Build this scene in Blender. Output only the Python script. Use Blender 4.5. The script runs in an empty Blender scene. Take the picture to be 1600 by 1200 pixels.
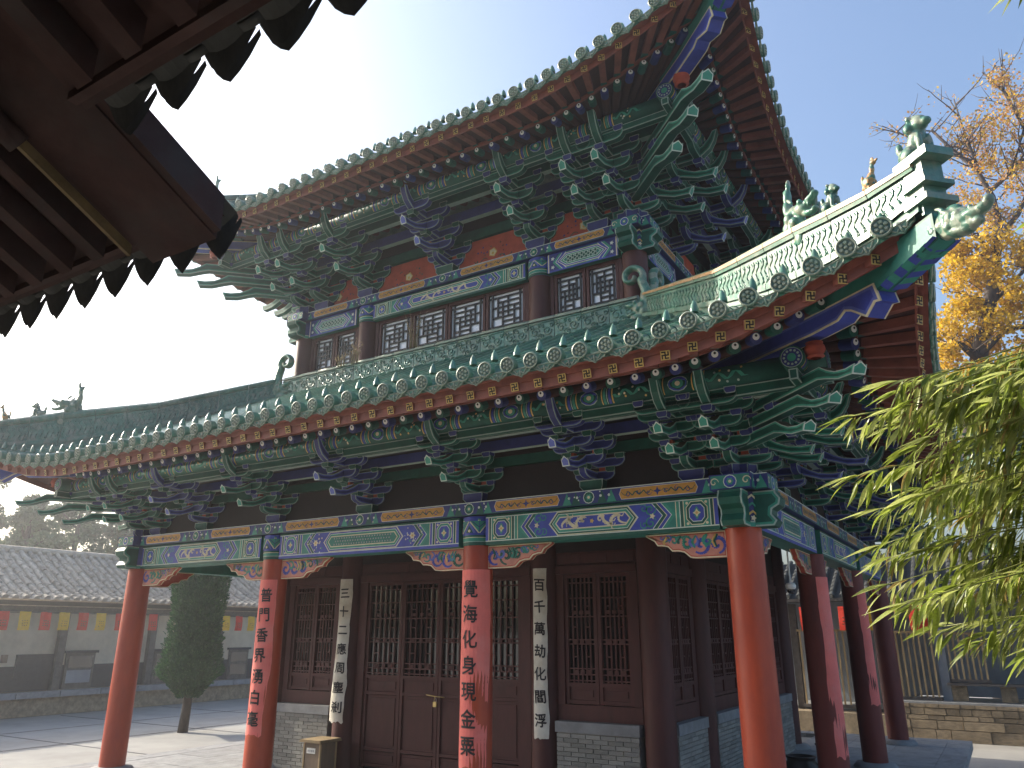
import bpy, bmesh, math, random
from mathutils import Vector, Matrix, noise
from math import sin, cos, pi, radians, sqrt, atan2
R = random.Random(7)
SC = bpy.context.scene
COL = SC.collection

# ------------------------------------------------------------------ camera, sky, sun, exposure
cam_d = bpy.data.cameras.new('camera')
cam = bpy.data.objects.new('camera', cam_d); COL.objects.link(cam)
cam.location = (2.6066, -9.8132, 2.5283)
cam.rotation_euler = (radians(90 + 18.0166), 0, radians(31.5477))
cam_d.sensor_fit = 'HORIZONTAL'; cam_d.sensor_width = 36.0
cam_d.lens = 36.0 * 1194.63 / 1600.0
cam_d.clip_start = 0.05; cam_d.clip_end = 2000
SC.camera = cam
SUN = Vector((-0.880, -0.070, 0.469)).normalized()
world = bpy.data.worlds.new('World'); SC.world = world
world.use_nodes = True
wn = world.node_tree
sky = wn.nodes.new('ShaderNodeTexSky'); sky.sky_type = 'NISHITA'; sky.sun_disc = False
sky.sun_elevation = math.asin(SUN.z)
sky.sun_rotation = atan2(SUN.x, SUN.y)
sky.air_density = 1.2; sky.dust_density = 6.0; sky.ozone_density = 3.6; sky.altitude = 60
bg = wn.nodes['Background']; bg.inputs['Strength'].default_value = 0.15
wn.links.new(sky.outputs[0], bg.inputs[0])
sl = bpy.data.lights.new('sun', 'SUN'); sl.energy = 3.6; sl.angle = radians(0.55); sl.color = (1.0, 0.92, 0.77)
so = bpy.data.objects.new('sun', sl); COL.objects.link(so)
so.rotation_euler = (-SUN).to_track_quat('-Z', 'Y').to_euler(); so.location = (-40, 0, 40)
SC.view_settings.view_transform = 'Standard'; SC.view_settings.look = 'None'
SC.view_settings.gamma = 1.0; SC.view_settings.exposure = 1.12
SC.view_settings.use_curve_mapping = False

# ------------------------------------------------------------------ materials
MATS = {}
def mat(name, col, rough=0.6, var=0.25, scale=6.0, bump=0.15, bscale=None, dirt=None, damt=0.4, dscale=2.0,
        spec=0.4, coat=0.0, objvar=0.0, stretch=None, metal=0.0, trans=0.0, emit=None):
    if name in MATS: return MATS[name]
    m = bpy.data.materials.new(name); m.use_nodes = True
    nt = m.node_tree; N = nt.nodes; L = nt.links; b = N['Principled BSDF']
    b.inputs['Roughness'].default_value = rough
    b.inputs['Specular IOR Level'].default_value = spec
    b.inputs['Metallic'].default_value = metal
    if coat: b.inputs['Coat Weight'].default_value = coat; b.inputs['Coat Roughness'].default_value = 0.12
    tc = N.new('ShaderNodeTexCoord'); oi = N.new('ShaderNodeObjectInfo')
    ad = N.new('ShaderNodeVectorMath'); ad.operation = 'MULTIPLY_ADD'
    cmb = N.new('ShaderNodeCombineXYZ')
    for i in range(3): L.new(oi.outputs['Random'], cmb.inputs[i])
    L.new(cmb.outputs[0], ad.inputs[0]); ad.inputs[1].default_value = (13.0, 29.0, 17.0)
    if stretch:
        mp = N.new('ShaderNodeMapping'); mp.inputs['Scale'].default_value = stretch
        L.new(tc.outputs['Object'], mp.inputs[0]); L.new(mp.outputs[0], ad.inputs[2])
    else: L.new(tc.outputs['Object'], ad.inputs[2])
    n1 = N.new('ShaderNodeTexNoise'); n1.inputs['Scale'].default_value = scale; n1.inputs['Detail'].default_value = 5
    n1.inputs['Roughness'].default_value = 0.65
    L.new(ad.outputs[0], n1.inputs['Vector'])
    mr = N.new('ShaderNodeMapRange'); mr.inputs[1].default_value = 0.3; mr.inputs[2].default_value = 0.7
    mr.inputs[3].default_value = 1 - var; mr.inputs[4].default_value = 1 + var
    L.new(n1.outputs[0], mr.inputs[0])
    mul = N.new('ShaderNodeMix'); mul.data_type = 'RGBA'; mul.blend_type = 'MULTIPLY'; mul.inputs[0].default_value = 1
    mul.inputs[6].default_value = (*col, 1); L.new(mr.outputs[0], mul.inputs[7])
    out = mul.outputs[2]
    if objvar:
        mr2 = N.new('ShaderNodeMapRange'); mr2.inputs[3].default_value = 1 - objvar; mr2.inputs[4].default_value = 1 + objvar
        L.new(oi.outputs['Random'], mr2.inputs[0])
        mu2 = N.new('ShaderNodeMix'); mu2.data_type = 'RGBA'; mu2.blend_type = 'MULTIPLY'; mu2.inputs[0].default_value = 1
        L.new(out, mu2.inputs[6]); L.new(mr2.outputs[0], mu2.inputs[7]); out = mu2.outputs[2]
    if dirt:
        n2 = N.new('ShaderNodeTexNoise'); n2.inputs['Scale'].default_value = dscale; n2.inputs['Detail'].default_value = 8
        n2.inputs['Roughness'].default_value = 0.7
        L.new(ad.outputs[0], n2.inputs['Vector'])
        mr3 = N.new('ShaderNodeMapRange'); mr3.inputs[1].default_value = 0.48; mr3.inputs[2].default_value = 0.66
        mr3.inputs[4].default_value = damt
        L.new(n2.outputs[0], mr3.inputs[0])
        mx = N.new('ShaderNodeMix'); mx.data_type = 'RGBA'; mx.inputs[7].default_value = (*dirt, 1)
        L.new(mr3.outputs[0], mx.inputs[0]); L.new(out, mx.inputs[6]); out = mx.outputs[2]
        ma = N.new('ShaderNodeMath'); ma.operation = 'MULTIPLY_ADD'; ma.inputs[1].default_value = 0.35; ma.inputs[2].default_value = rough
        L.new(mr3.outputs[0], ma.inputs[0]); L.new(ma.outputs[0], b.inputs['Roughness'])
    L.new(out, b.inputs['Base Color'])
    if bump:
        n3 = N.new('ShaderNodeTexNoise'); n3.inputs['Scale'].default_value = bscale or scale * 5; n3.inputs['Detail'].default_value = 4
        L.new(ad.outputs[0], n3.inputs['Vector'])
        bp = N.new('ShaderNodeBump'); bp.inputs['Strength'].default_value = bump; bp.inputs['Distance'].default_value = 0.01
        L.new(n3.outputs[0], bp.inputs['Height']); L.new(bp.outputs[0], b.inputs['Normal'])
    if trans:
        tr = N.new('ShaderNodeBsdfTranslucent'); L.new(out, tr.inputs[0])
        ms = N.new('ShaderNodeMixShader'); ms.inputs[0].default_value = trans
        L.new(b.outputs[0], ms.inputs[1]); L.new(tr.outputs[0], ms.inputs[2])
        L.new(ms.outputs[0], N['Material Output'].inputs[0])
    MATS[name] = m
    return m

M = {}
def defm(k, *a, **kw): M[k] = mat(k, *a, **kw)
defm('column_red', (0.40, 0.062, 0.026), rough=0.38, var=0.12, scale=2.5, bump=0.05, dirt=(0.20, 0.03, 0.025), damt=0.5, dscale=1.3, stretch=(1, 1, 0.35))
defm('column_shaded', (0.16, 0.028, 0.022), rough=0.5, var=0.2, scale=2.5, bump=0.08, dirt=(0.07, 0.022, 0.02), damt=0.6, dscale=1.6, stretch=(1, 1, 0.35))  # column red darkened for the side columns: verandah shade put into the colour
defm('wood_red', (0.072, 0.020, 0.018), rough=0.55, var=0.25, scale=5, bump=0.1, dirt=(0.12, 0.05, 0.045), damt=0.35, stretch=(1, 1, 0.3))
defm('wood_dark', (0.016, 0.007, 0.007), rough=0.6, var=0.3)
defm('fascia_red', (0.24, 0.072, 0.048), rough=0.6, var=0.25, scale=4, bump=0.15, dirt=(0.12, 0.05, 0.04), damt=0.5, dscale=3)
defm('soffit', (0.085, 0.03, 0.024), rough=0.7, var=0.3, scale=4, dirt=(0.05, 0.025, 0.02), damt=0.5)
defm('green', (0.006, 0.078, 0.052), rough=0.5, var=0.25, scale=6, bump=0.06)
defm('green_light', (0.034, 0.235, 0.165), rough=0.5, var=0.2)
defm('green_mid', (0.028, 0.185, 0.142), rough=0.5, var=0.2)
defm('blue', (0.024, 0.032, 0.155), rough=0.5, var=0.25, scale=6, bump=0.06)
defm('blue_light', (0.10, 0.13, 0.42), rough=0.5, var=0.2)
defm('blue_bright', (0.042, 0.06, 0.32), rough=0.5, var=0.2)
defm('outline', (0.30, 0.38, 0.33), rough=0.55, var=0.15)
defm('pale', (0.58, 0.63, 0.54), rough=0.55, var=0.15)
defm('olive', (0.075, 0.062, 0.035), rough=0.7, var=0.3)
defm('cream', (0.62, 0.55, 0.36), rough=0.55, var=0.15)
defm('gold', (0.55, 0.36, 0.10), rough=0.45, var=0.2)
defm('faded_gold', (0.12, 0.085, 0.04), rough=0.8, var=0.5, scale=5)
defm('orange', (0.46, 0.22, 0.035), rough=0.5, var=0.2)
defm('white', (0.74, 0.73, 0.68), rough=0.5, var=0.08)
defm('black', (0.012, 0.011, 0.012), rough=0.45, var=0.2)
defm('ink', (0.022, 0.018, 0.02), rough=0.6, var=0.2, bump=0)
defm('vermilion', (0.42, 0.075, 0.04), rough=0.55, var=0.2, dirt=(0.25, 0.05, 0.03), damt=0.4)
defm('pink', (0.50, 0.20, 0.14), rough=0.55, var=0.2)
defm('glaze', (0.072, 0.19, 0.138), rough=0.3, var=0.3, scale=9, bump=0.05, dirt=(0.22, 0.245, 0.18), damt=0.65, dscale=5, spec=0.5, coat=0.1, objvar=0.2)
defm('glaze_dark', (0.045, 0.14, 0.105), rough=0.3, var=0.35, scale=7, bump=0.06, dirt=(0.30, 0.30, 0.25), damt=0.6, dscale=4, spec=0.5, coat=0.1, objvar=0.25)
defm('glaze_pale', (0.24, 0.275, 0.21), rough=0.4, var=0.2, scale=9, bump=0.08, dirt=(0.13, 0.28, 0.2), damt=0.6, dscale=6, spec=0.5)
defm('glaze_amber', (0.42, 0.24, 0.10), rough=0.35, var=0.3, scale=9, bump=0.15, dirt=(0.45, 0.42, 0.3), damt=0.6, dscale=8)
defm('tile_bed', (0.06, 0.13, 0.10), rough=0.4, var=0.35, dirt=(0.22, 0.22, 0.18), damt=0.7, dscale=3)
defm('paper_red', (0.78, 0.18, 0.15), rough=0.7, var=0.10, scale=3, bump=0.1, bscale=9, dirt=(0.76, 0.30, 0.26), damt=0.5, dscale=1.2)
defm('paper_white', (0.68, 0.65, 0.56), rough=0.75, var=0.10, scale=4, bump=0.15, bscale=9, dirt=(0.46, 0.36, 0.24), damt=0.6, dscale=1.4)
defm('brick', (0.24, 0.235, 0.215), rough=0.85, var=0.25, scale=9, bump=0.4, objvar=0.28, dirt=(0.34, 0.33, 0.29), damt=0.5, dscale=6)
defm('mortar', (0.30, 0.29, 0.26), rough=0.9, var=0.2, bump=0.4)
defm('stone', (0.25, 0.255, 0.26), rough=0.75, var=0.18, scale=4, bump=0.3, dirt=(0.17, 0.165, 0.16), damt=0.5, dscale=2.5, objvar=0.1)
defm('ground', (0.32, 0.305, 0.28), rough=0.85, var=0.15, scale=0.6, bump=0.3, bscale=18, dirt=(0.25, 0.235, 0.215), damt=0.6, dscale=0.35)
defm('old_stone', (0.26, 0.20, 0.13), rough=0.85, var=0.35, scale=5, bump=0.6, bscale=20, objvar=0.25, dirt=(0.13, 0.11, 0.09), damt=0.6, dscale=3)
defm('pane', (0.84, 0.85, 0.88), rough=0.15, var=0.05, bump=0, spec=0.8)
defm('glass_dark', (0.02, 0.02, 0.022), rough=0.06, var=0.3, bump=0.02, spec=0.9)
defm('plaster', (0.55, 0.49, 0.38), rough=0.9, var=0.12, scale=1.2, bump=0.2, dirt=(0.30, 0.27, 0.22), damt=0.4, dscale=0.8)
defm('plaster_grey', (0.27, 0.29, 0.32), rough=0.9, var=0.15, scale=1.2, bump=0.2, dirt=(0.14, 0.15, 0.17), damt=0.4, dscale=0.8)
defm('black_paint', (0.045, 0.043, 0.047), rough=0.6, var=0.25)
defm('grey_tile', (0.36, 0.31, 0.25), rough=0.85, var=0.35, scale=3, bump=0.4, objvar=0.2, dirt=(0.42, 0.38, 0.32), damt=0.6, dscale=2)
defm('grey_wood', (0.12, 0.105, 0.095), rough=0.8, var=0.3, scale=6)
defm('pale_wood', (0.36, 0.26, 0.14), rough=0.65, var=0.25, scale=6, stretch=(1, 1, 0.2), objvar=0.15)
defm('box_wood', (0.20, 0.145, 0.10), rough=0.5, var=0.2, scale=7, stretch=(1, 1, 0.2))
defm('brass', (0.55, 0.42, 0.18), rough=0.35, metal=0.8, var=0.15)
defm('flag_yellow', (0.80, 0.50, 0.03), rough=0.7, var=0.12, bump=0.05, trans=0.35)
defm('flag_red', (0.72, 0.05, 0.025), rough=0.7, var=0.12, bump=0.05, trans=0.35)
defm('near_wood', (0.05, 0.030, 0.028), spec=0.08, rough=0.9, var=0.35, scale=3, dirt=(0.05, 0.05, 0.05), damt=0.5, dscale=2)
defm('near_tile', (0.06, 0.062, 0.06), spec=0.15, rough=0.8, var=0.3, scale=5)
defm('bark', (0.07, 0.055, 0.045), rough=0.9, var=0.4, scale=8, bump=0.8, stretch=(1, 1, 0.3))
defm('leaf_bamboo', (0.30, 0.37, 0.06), rough=0.3, var=0.3, scale=14, bump=0, trans=0.55, objvar=0.3, spec=0.5)
defm('leaf_bamboo_light', (0.46, 0.50, 0.16), rough=0.3, var=0.3, scale=14, bump=0, trans=0.55, objvar=0.3, spec=0.5)
defm('leaf_bamboo_dry', (0.40, 0.29, 0.10), rough=0.5, var=0.3, scale=14, bump=0, trans=0.4, objvar=0.3)
defm('leaf_bamboo_dark', (0.19, 0.25, 0.045), rough=0.42, var=0.3, scale=14, bump=0, trans=0.4, objvar=0.3)
defm('cane', (0.22, 0.24, 0.07), rough=0.45, var=0.25)
defm('leaf_gold', (0.62, 0.40, 0.018), rough=0.6, var=0.3, scale=3, bump=0, trans=0.45)
defm('leaf_gold_dark', (0.38, 0.26, 0.03), rough=0.6, var=0.3, scale=3, bump=0, trans=0.45)
defm('leaf_rust', (0.46, 0.24, 0.08), rough=0.6, var=0.3, scale=3, bump=0, trans=0.45)
defm('leaf_cypress', (0.030, 0.085, 0.035), rough=0.7, var=0.4, scale=4, bump=0, trans=0.15)
defm('leaf_cypress_light', (0.055, 0.13, 0.045), rough=0.7, var=0.4, scale=4, bump=0, trans=0.15)
defm('leaf_far', (0.11, 0.155, 0.085), rough=0.8, var=0.4, scale=1, bump=0, trans=0.2)
defm('leaf_far_brown', (0.16, 0.165, 0.10), rough=0.8, var=0.4, scale=1, bump=0, trans=0.2)
defm('dry_weed', (0.34, 0.26, 0.15), rough=0.8, var=0.3, bump=0, trans=0.2)
defm('grey_metal', (0.35, 0.35, 0.36), rough=0.35, metal=0.5, var=0.1)

# ------------------------------------------------------------------ mesh builder
class MB:
    def __init__(s): s.v = []; s.f = []; s.m = []; s.mats = []; s.smooth = []
    def mi(s, k):
        if k not in s.mats: s.mats.append(k)
        return s.mats.index(k)
    def vert(s, p): s.v.append(tuple(p)); return len(s.v) - 1
    def face(s, pts, k, sm=False):
        i = len(s.v); s.v.extend(tuple(p) for p in pts)
        s.f.append(tuple(range(i, i + len(pts)))); s.m.append(s.mi(k)); s.smooth.append(sm)
    def box(s, c, d, k, rz=0.0, ring=None, rw=0.012):
        x, y, z = d[0] / 2, d[1] / 2, d[2] / 2; cr, sr = cos(rz), sin(rz)
        def T(p): return (c[0] + p[0] * cr - p[1] * sr, c[1] + p[0] * sr + p[1] * cr, c[2] + p[2])
        P = [(-x, -y, -z), (x, -y, -z), (x, y, -z), (-x, y, -z), (-x, -y, z), (x, -y, z), (x, y, z), (-x, y, z)]
        for q in ((0, 3, 2, 1), (4, 5, 6, 7), (0, 1, 5, 4), (1, 2, 6, 5), (2, 3, 7, 6), (3, 0, 4, 7)):
            pts = [T(P[i]) for i in q]
            if ring: s.ringface(pts, k, ring, rw)
            else: s.face(pts, k)
    def ringface(s, pts, k, ring, w):
        pts = [Vector(p) for p in pts]; n = len(pts); inn = []
        for i in range(n):
            a = (pts[i - 1] - pts[i]); b = (pts[(i + 1) % n] - pts[i]); la, lb = a.length, b.length
            if la < 1e-6 or lb < 1e-6: inn.append(pts[i]); continue
            inn.append(pts[i] + a / la * min(w, la * 0.4) + b / lb * min(w, lb * 0.4))
        for i in range(n):
            j = (i + 1) % n; s.face([pts[i], pts[j], inn[j], inn[i]], ring)
        s.face(inn, k)
    def prism(s, prof, fn, w0, w1, k, edge=None, ew=0.013, mid=None, caps=True, sm=False, top=None):
        """prof: 2D polygon; fn(u,v,w)->xyz; swept from w0 to w1; edge = painted outline"""
        n = len(prof)
        ws = [w0, w1] if not edge else [w0, w0 + ew, w1 - ew, w1]
        ks = [k] if not edge else [edge, k, edge]
        for i in range(n):
            a, b = prof[i], prof[(i + 1) % n]
            for j in range(len(ws) - 1):
                s.face([fn(a[0], a[1], ws[j]), fn(b[0], b[1], ws[j]), fn(b[0], b[1], ws[j + 1]), fn(a[0], a[1], ws[j + 1])], top[1] if top and i in top[0] else ks[j], sm)
        if not caps: return
        for w in (w0, w1):
            if not edge: s.face([fn(u, v, w) for u, v in prof], k); continue
            cur = prof
            steps = [(ew, edge)] + ([(ew * 1.6, mid)] if mid else [])
            for d, kk in steps:
                nx = inset2(cur, d)
                for i in range(n):
                    j = (i + 1) % n
                    s.face([fn(*cur[i], w), fn(*cur[j], w), fn(*nx[j], w), fn(*nx[i], w)], kk)
                cur = nx
            s.face([fn(u, v, w) for u, v in cur], k)
    def tube(s, path, rad, k, n=8, cap=True, sm=True):
        P = [Vector(p) for p in path]; rings = []
        for i, p in enumerate(P):
            t = (P[min(i + 1, len(P) - 1)] - P[max(i - 1, 0)])
            if t.length < 1e-9: t = Vector((0, 0, 1))
            t.normalize(); up = Vector((0, 0, 1)) if abs(t.z) < 0.95 else Vector((1, 0, 0))
            a = t.cross(up).normalized(); b = a.cross(t)
            r = rad[i] if hasattr(rad, '__len__') else rad
            rings.append([s.vert(p + (a * cos(2 * pi * j / n) + b * sin(2 * pi * j / n)) * r) for j in range(n)])
        m = s.mi(k)
        for i in range(len(rings) - 1):
            for j in range(n):
                s.f.append((rings[i][j], rings[i][(j + 1) % n], rings[i + 1][(j + 1) % n], rings[i + 1][j])); s.m.append(m); s.smooth.append(sm)
        if cap:
            s.f.append(tuple(reversed(rings[0]))); s.m.append(m); s.smooth.append(False)
            s.f.append(tuple(rings[-1])); s.m.append(m); s.smooth.append(False)
    def lathe(s, prof, c, k, n=20, sm=True):
        """prof list of (r,z[,mat]) about vertical axis at c"""
        rings = [[s.vert((c[0] + r[0] * cos(2 * pi * j / n), c[1] + r[0] * sin(2 * pi * j / n), c[2] + r[1])) for j in range(n)] for r in prof]
        for i in range(len(prof) - 1):
            m = s.mi(prof[i][2] if len(prof[i]) > 2 else k)
            for j in range(n):
                s.f.append((rings[i][j], rings[i][(j + 1) % n], rings[i + 1][(j + 1) % n], rings[i + 1][j])); s.m.append(m); s.smooth.append(sm)
    def mesh(s, name):
        me = bpy.data.meshes.new(name); me.from_pydata(s.v, [], s.f)
        for k in s.mats: me.materials.append(M[k])
        me.polygons.foreach_set('material_index', s.m); me.polygons.foreach_set('use_smooth', s.smooth)
        me.update(); return me

def inset2(p, d):
    n = len(p); out = []
    ar = sum(p[i][0] * p[(i + 1) % n][1] - p[(i + 1) % n][0] * p[i][1] for i in range(n))
    sg = 1 if ar > 0 else -1
    for i in range(n):
        a, b, c = p[i - 1], p[i], p[(i + 1) % n]
        e1 = (b[0] - a[0], b[1] - a[1]); e2 = (c[0] - b[0], c[1] - b[1])
        l1 = math.hypot(*e1) or 1e-9; l2 = math.hypot(*e2) or 1e-9
        n1 = (-e1[1] / l1 * sg, e1[0] / l1 * sg); n2 = (-e2[1] / l2 * sg, e2[0] / l2 * sg)
        bx, by = n1[0] + n2[0], n1[1] + n2[1]; dn = 1 + n1[0] * n2[0] + n1[1] * n2[1]
        dn = max(dn, 0.5); out.append((b[0] + bx * d / dn, b[1] + by * d / dn))
    return out

def link(name, me, parent=None, loc=None, world=False):
    o = bpy.data.objects.new(name, me); COL.objects.link(o)
    if parent is not None:
        o.parent = parent
        if world: o.matrix_parent_inverse = Matrix.Translation(-Vector(parent.location))
    if loc is not None: o.location = loc
    return o
def obj(name, mb, parent=None, world=True, loc=None):
    return link(name, mb.mesh(name), parent, loc, world and parent is not None and parent.parent is None and parent.type == 'EMPTY')
def tag(o, label, cat, group=None):
    o['label'] = label; o['category'] = cat
    if group: o['group'] = group
    return o
def thing(name, label, cat, loc, group=None):
    o = bpy.data.objects.new(name, None); COL.objects.link(o); o.location = loc; o.empty_display_size = 0.2
    return tag(o, label, cat, group)
def struct(name, mb): o = obj(name, mb); o['kind'] = 'structure'; return o
def xyz(u, v, w): return (u, v, w)
def orient(o, pos, xdir, up=(0, 0, 1), scale=(1, 1, 1)):
    x = Vector(xdir).normalized(); y = Vector(up).cross(x).normalized(); z = x.cross(y)
    m = Matrix((x, y, z)).transposed()
    o.location = pos; o.rotation_euler = m.to_euler(); o.scale = scale

# sculpted lumps: overlapping ellipsoids fused by a voxel remesh
def sculpt(name, blobs, voxel, mats, smooth_it=2):
    bm = bmesh.new()
    for b in blobs:
        p, r = b[0], b[1]; rot = b[2] if len(b) > 2 else None
        m = Matrix.Translation(p)
        if rot is not None: m = m @ Matrix.Rotation(rot, 4, 'Y')
        m = m @ Matrix.Diagonal((r[0], r[1], r[2], 1)) if hasattr(r, '__len__') else m @ Matrix.Scale(r, 4)
        bmesh.ops.create_icosphere(bm, subdivisions=2, radius=1, matrix=m)
    me = bpy.data.meshes.new('lump'); bm.to_mesh(me); bm.free()
    o = bpy.data.objects.new('lump', me); COL.objects.link(o)
    md = o.modifiers.new('r', 'REMESH'); md.mode = 'VOXEL'; md.voxel_size = voxel
    if smooth_it:
        sm = o.modifiers.new('s', 'SMOOTH'); sm.iterations = smooth_it; sm.factor = 0.4
    dg = bpy.context.evaluated_depsgraph_get()
    out = bpy.data.meshes.new_from_object(o.evaluated_get(dg))
    bpy.data.objects.remove(o); bpy.data.meshes.remove(me)
    out.name = name; out.materials.clear()
    for k in mats: out.materials.append(M[k])
    out.polygons.foreach_set('use_smooth', [True] * len(out.polygons))
    if len(mats) > 1:
        idx = []
        for p in out.polygons:
            c = p.center; h = noise.noise(Vector(c) * (2.2 / (voxel * 14)))
            idx.append(1 if h > 0.12 else 0)
        out.polygons.foreach_set('material_index', idx)
    return out

# ------------------------------------------------------------------ flat print on panels
class Paint:
    """flat painted shapes in (u,v), laid on a surface by fn(u,v,lift)->xyz"""
    def __init__(s, fn): s.mb = MB(); s.fn = fn
    def poly(s, pts, k, lay=1): s.mb.face([s.fn(u, v, lay * 0.0022) for u, v in pts], k)
    def rect(s, a, b, c, d, k, lay=1): s.poly([(a, b), (c, b), (c, d), (a, d)], k, lay)
    def disc(s, u, v, r, k, lay=1, n=10, ry=None):
        s.poly([(u + r * cos(2 * pi * i / n), v + (ry or r) * sin(2 * pi * i / n)) for i in range(n)], k, lay)
    def flower(s, u, v, r, k, lay=1, n=6, inner=0.55):
        s.poly([(u + r * (1 if i % 2 == 0 else inner) * cos(pi * i / n), v + r * (1 if i % 2 == 0 else inner) * sin(pi * i / n)) for i in range(2 * n)], k, lay)
    def stroke(s, pts, w, k, lay=1, taper=True):
        n = len(pts)
        for i in range(n - 1):
            a, b = pts[i], pts[i + 1]; dx, dy = b[0] - a[0], b[1] - a[1]; l = math.hypot(dx, dy) or 1e-9
            nx, ny = -dy / l, dx / l
            wa = w * (0.35 + 0.65 * sin(pi * (i + 0.5) / n)) if taper else w
            wb = w * (0.35 + 0.65 * sin(pi * (i + 1.5) / n)) if taper else w
            s.poly([(a[0] + nx * wa / 2, a[1] + ny * wa / 2), (a[0] - nx * wa / 2, a[1] - ny * wa / 2), (b[0] - nx * wb / 2, b[1] - ny * wb / 2), (b[0] + nx * wb / 2, b[1] + ny * wb / 2)], k, lay)
    def spiral(s, u, v, r, turns, w, k, lay=1, a0=0.0, flip=1):
        n = int(10 * turns) + 4
        s.stroke([(u + r * (1 - 0.85 * i / n) * cos(a0 + flip * 2 * pi * turns * i / n), v + r * (1 - 0.85 * i / n) * sin(a0 + flip * 2 * pi * turns * i / n)) for i in range(n + 1)], w, k, lay)
    def nest(s, pts, seq, lay=1):
        """concentric outlines: seq of (material, inset)"""
        cur = pts
        for i, (k, d) in enumerate(seq):
            s.poly(cur, k, lay + i * 0.5); cur = inset2(cur, d)
        return cur

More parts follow.
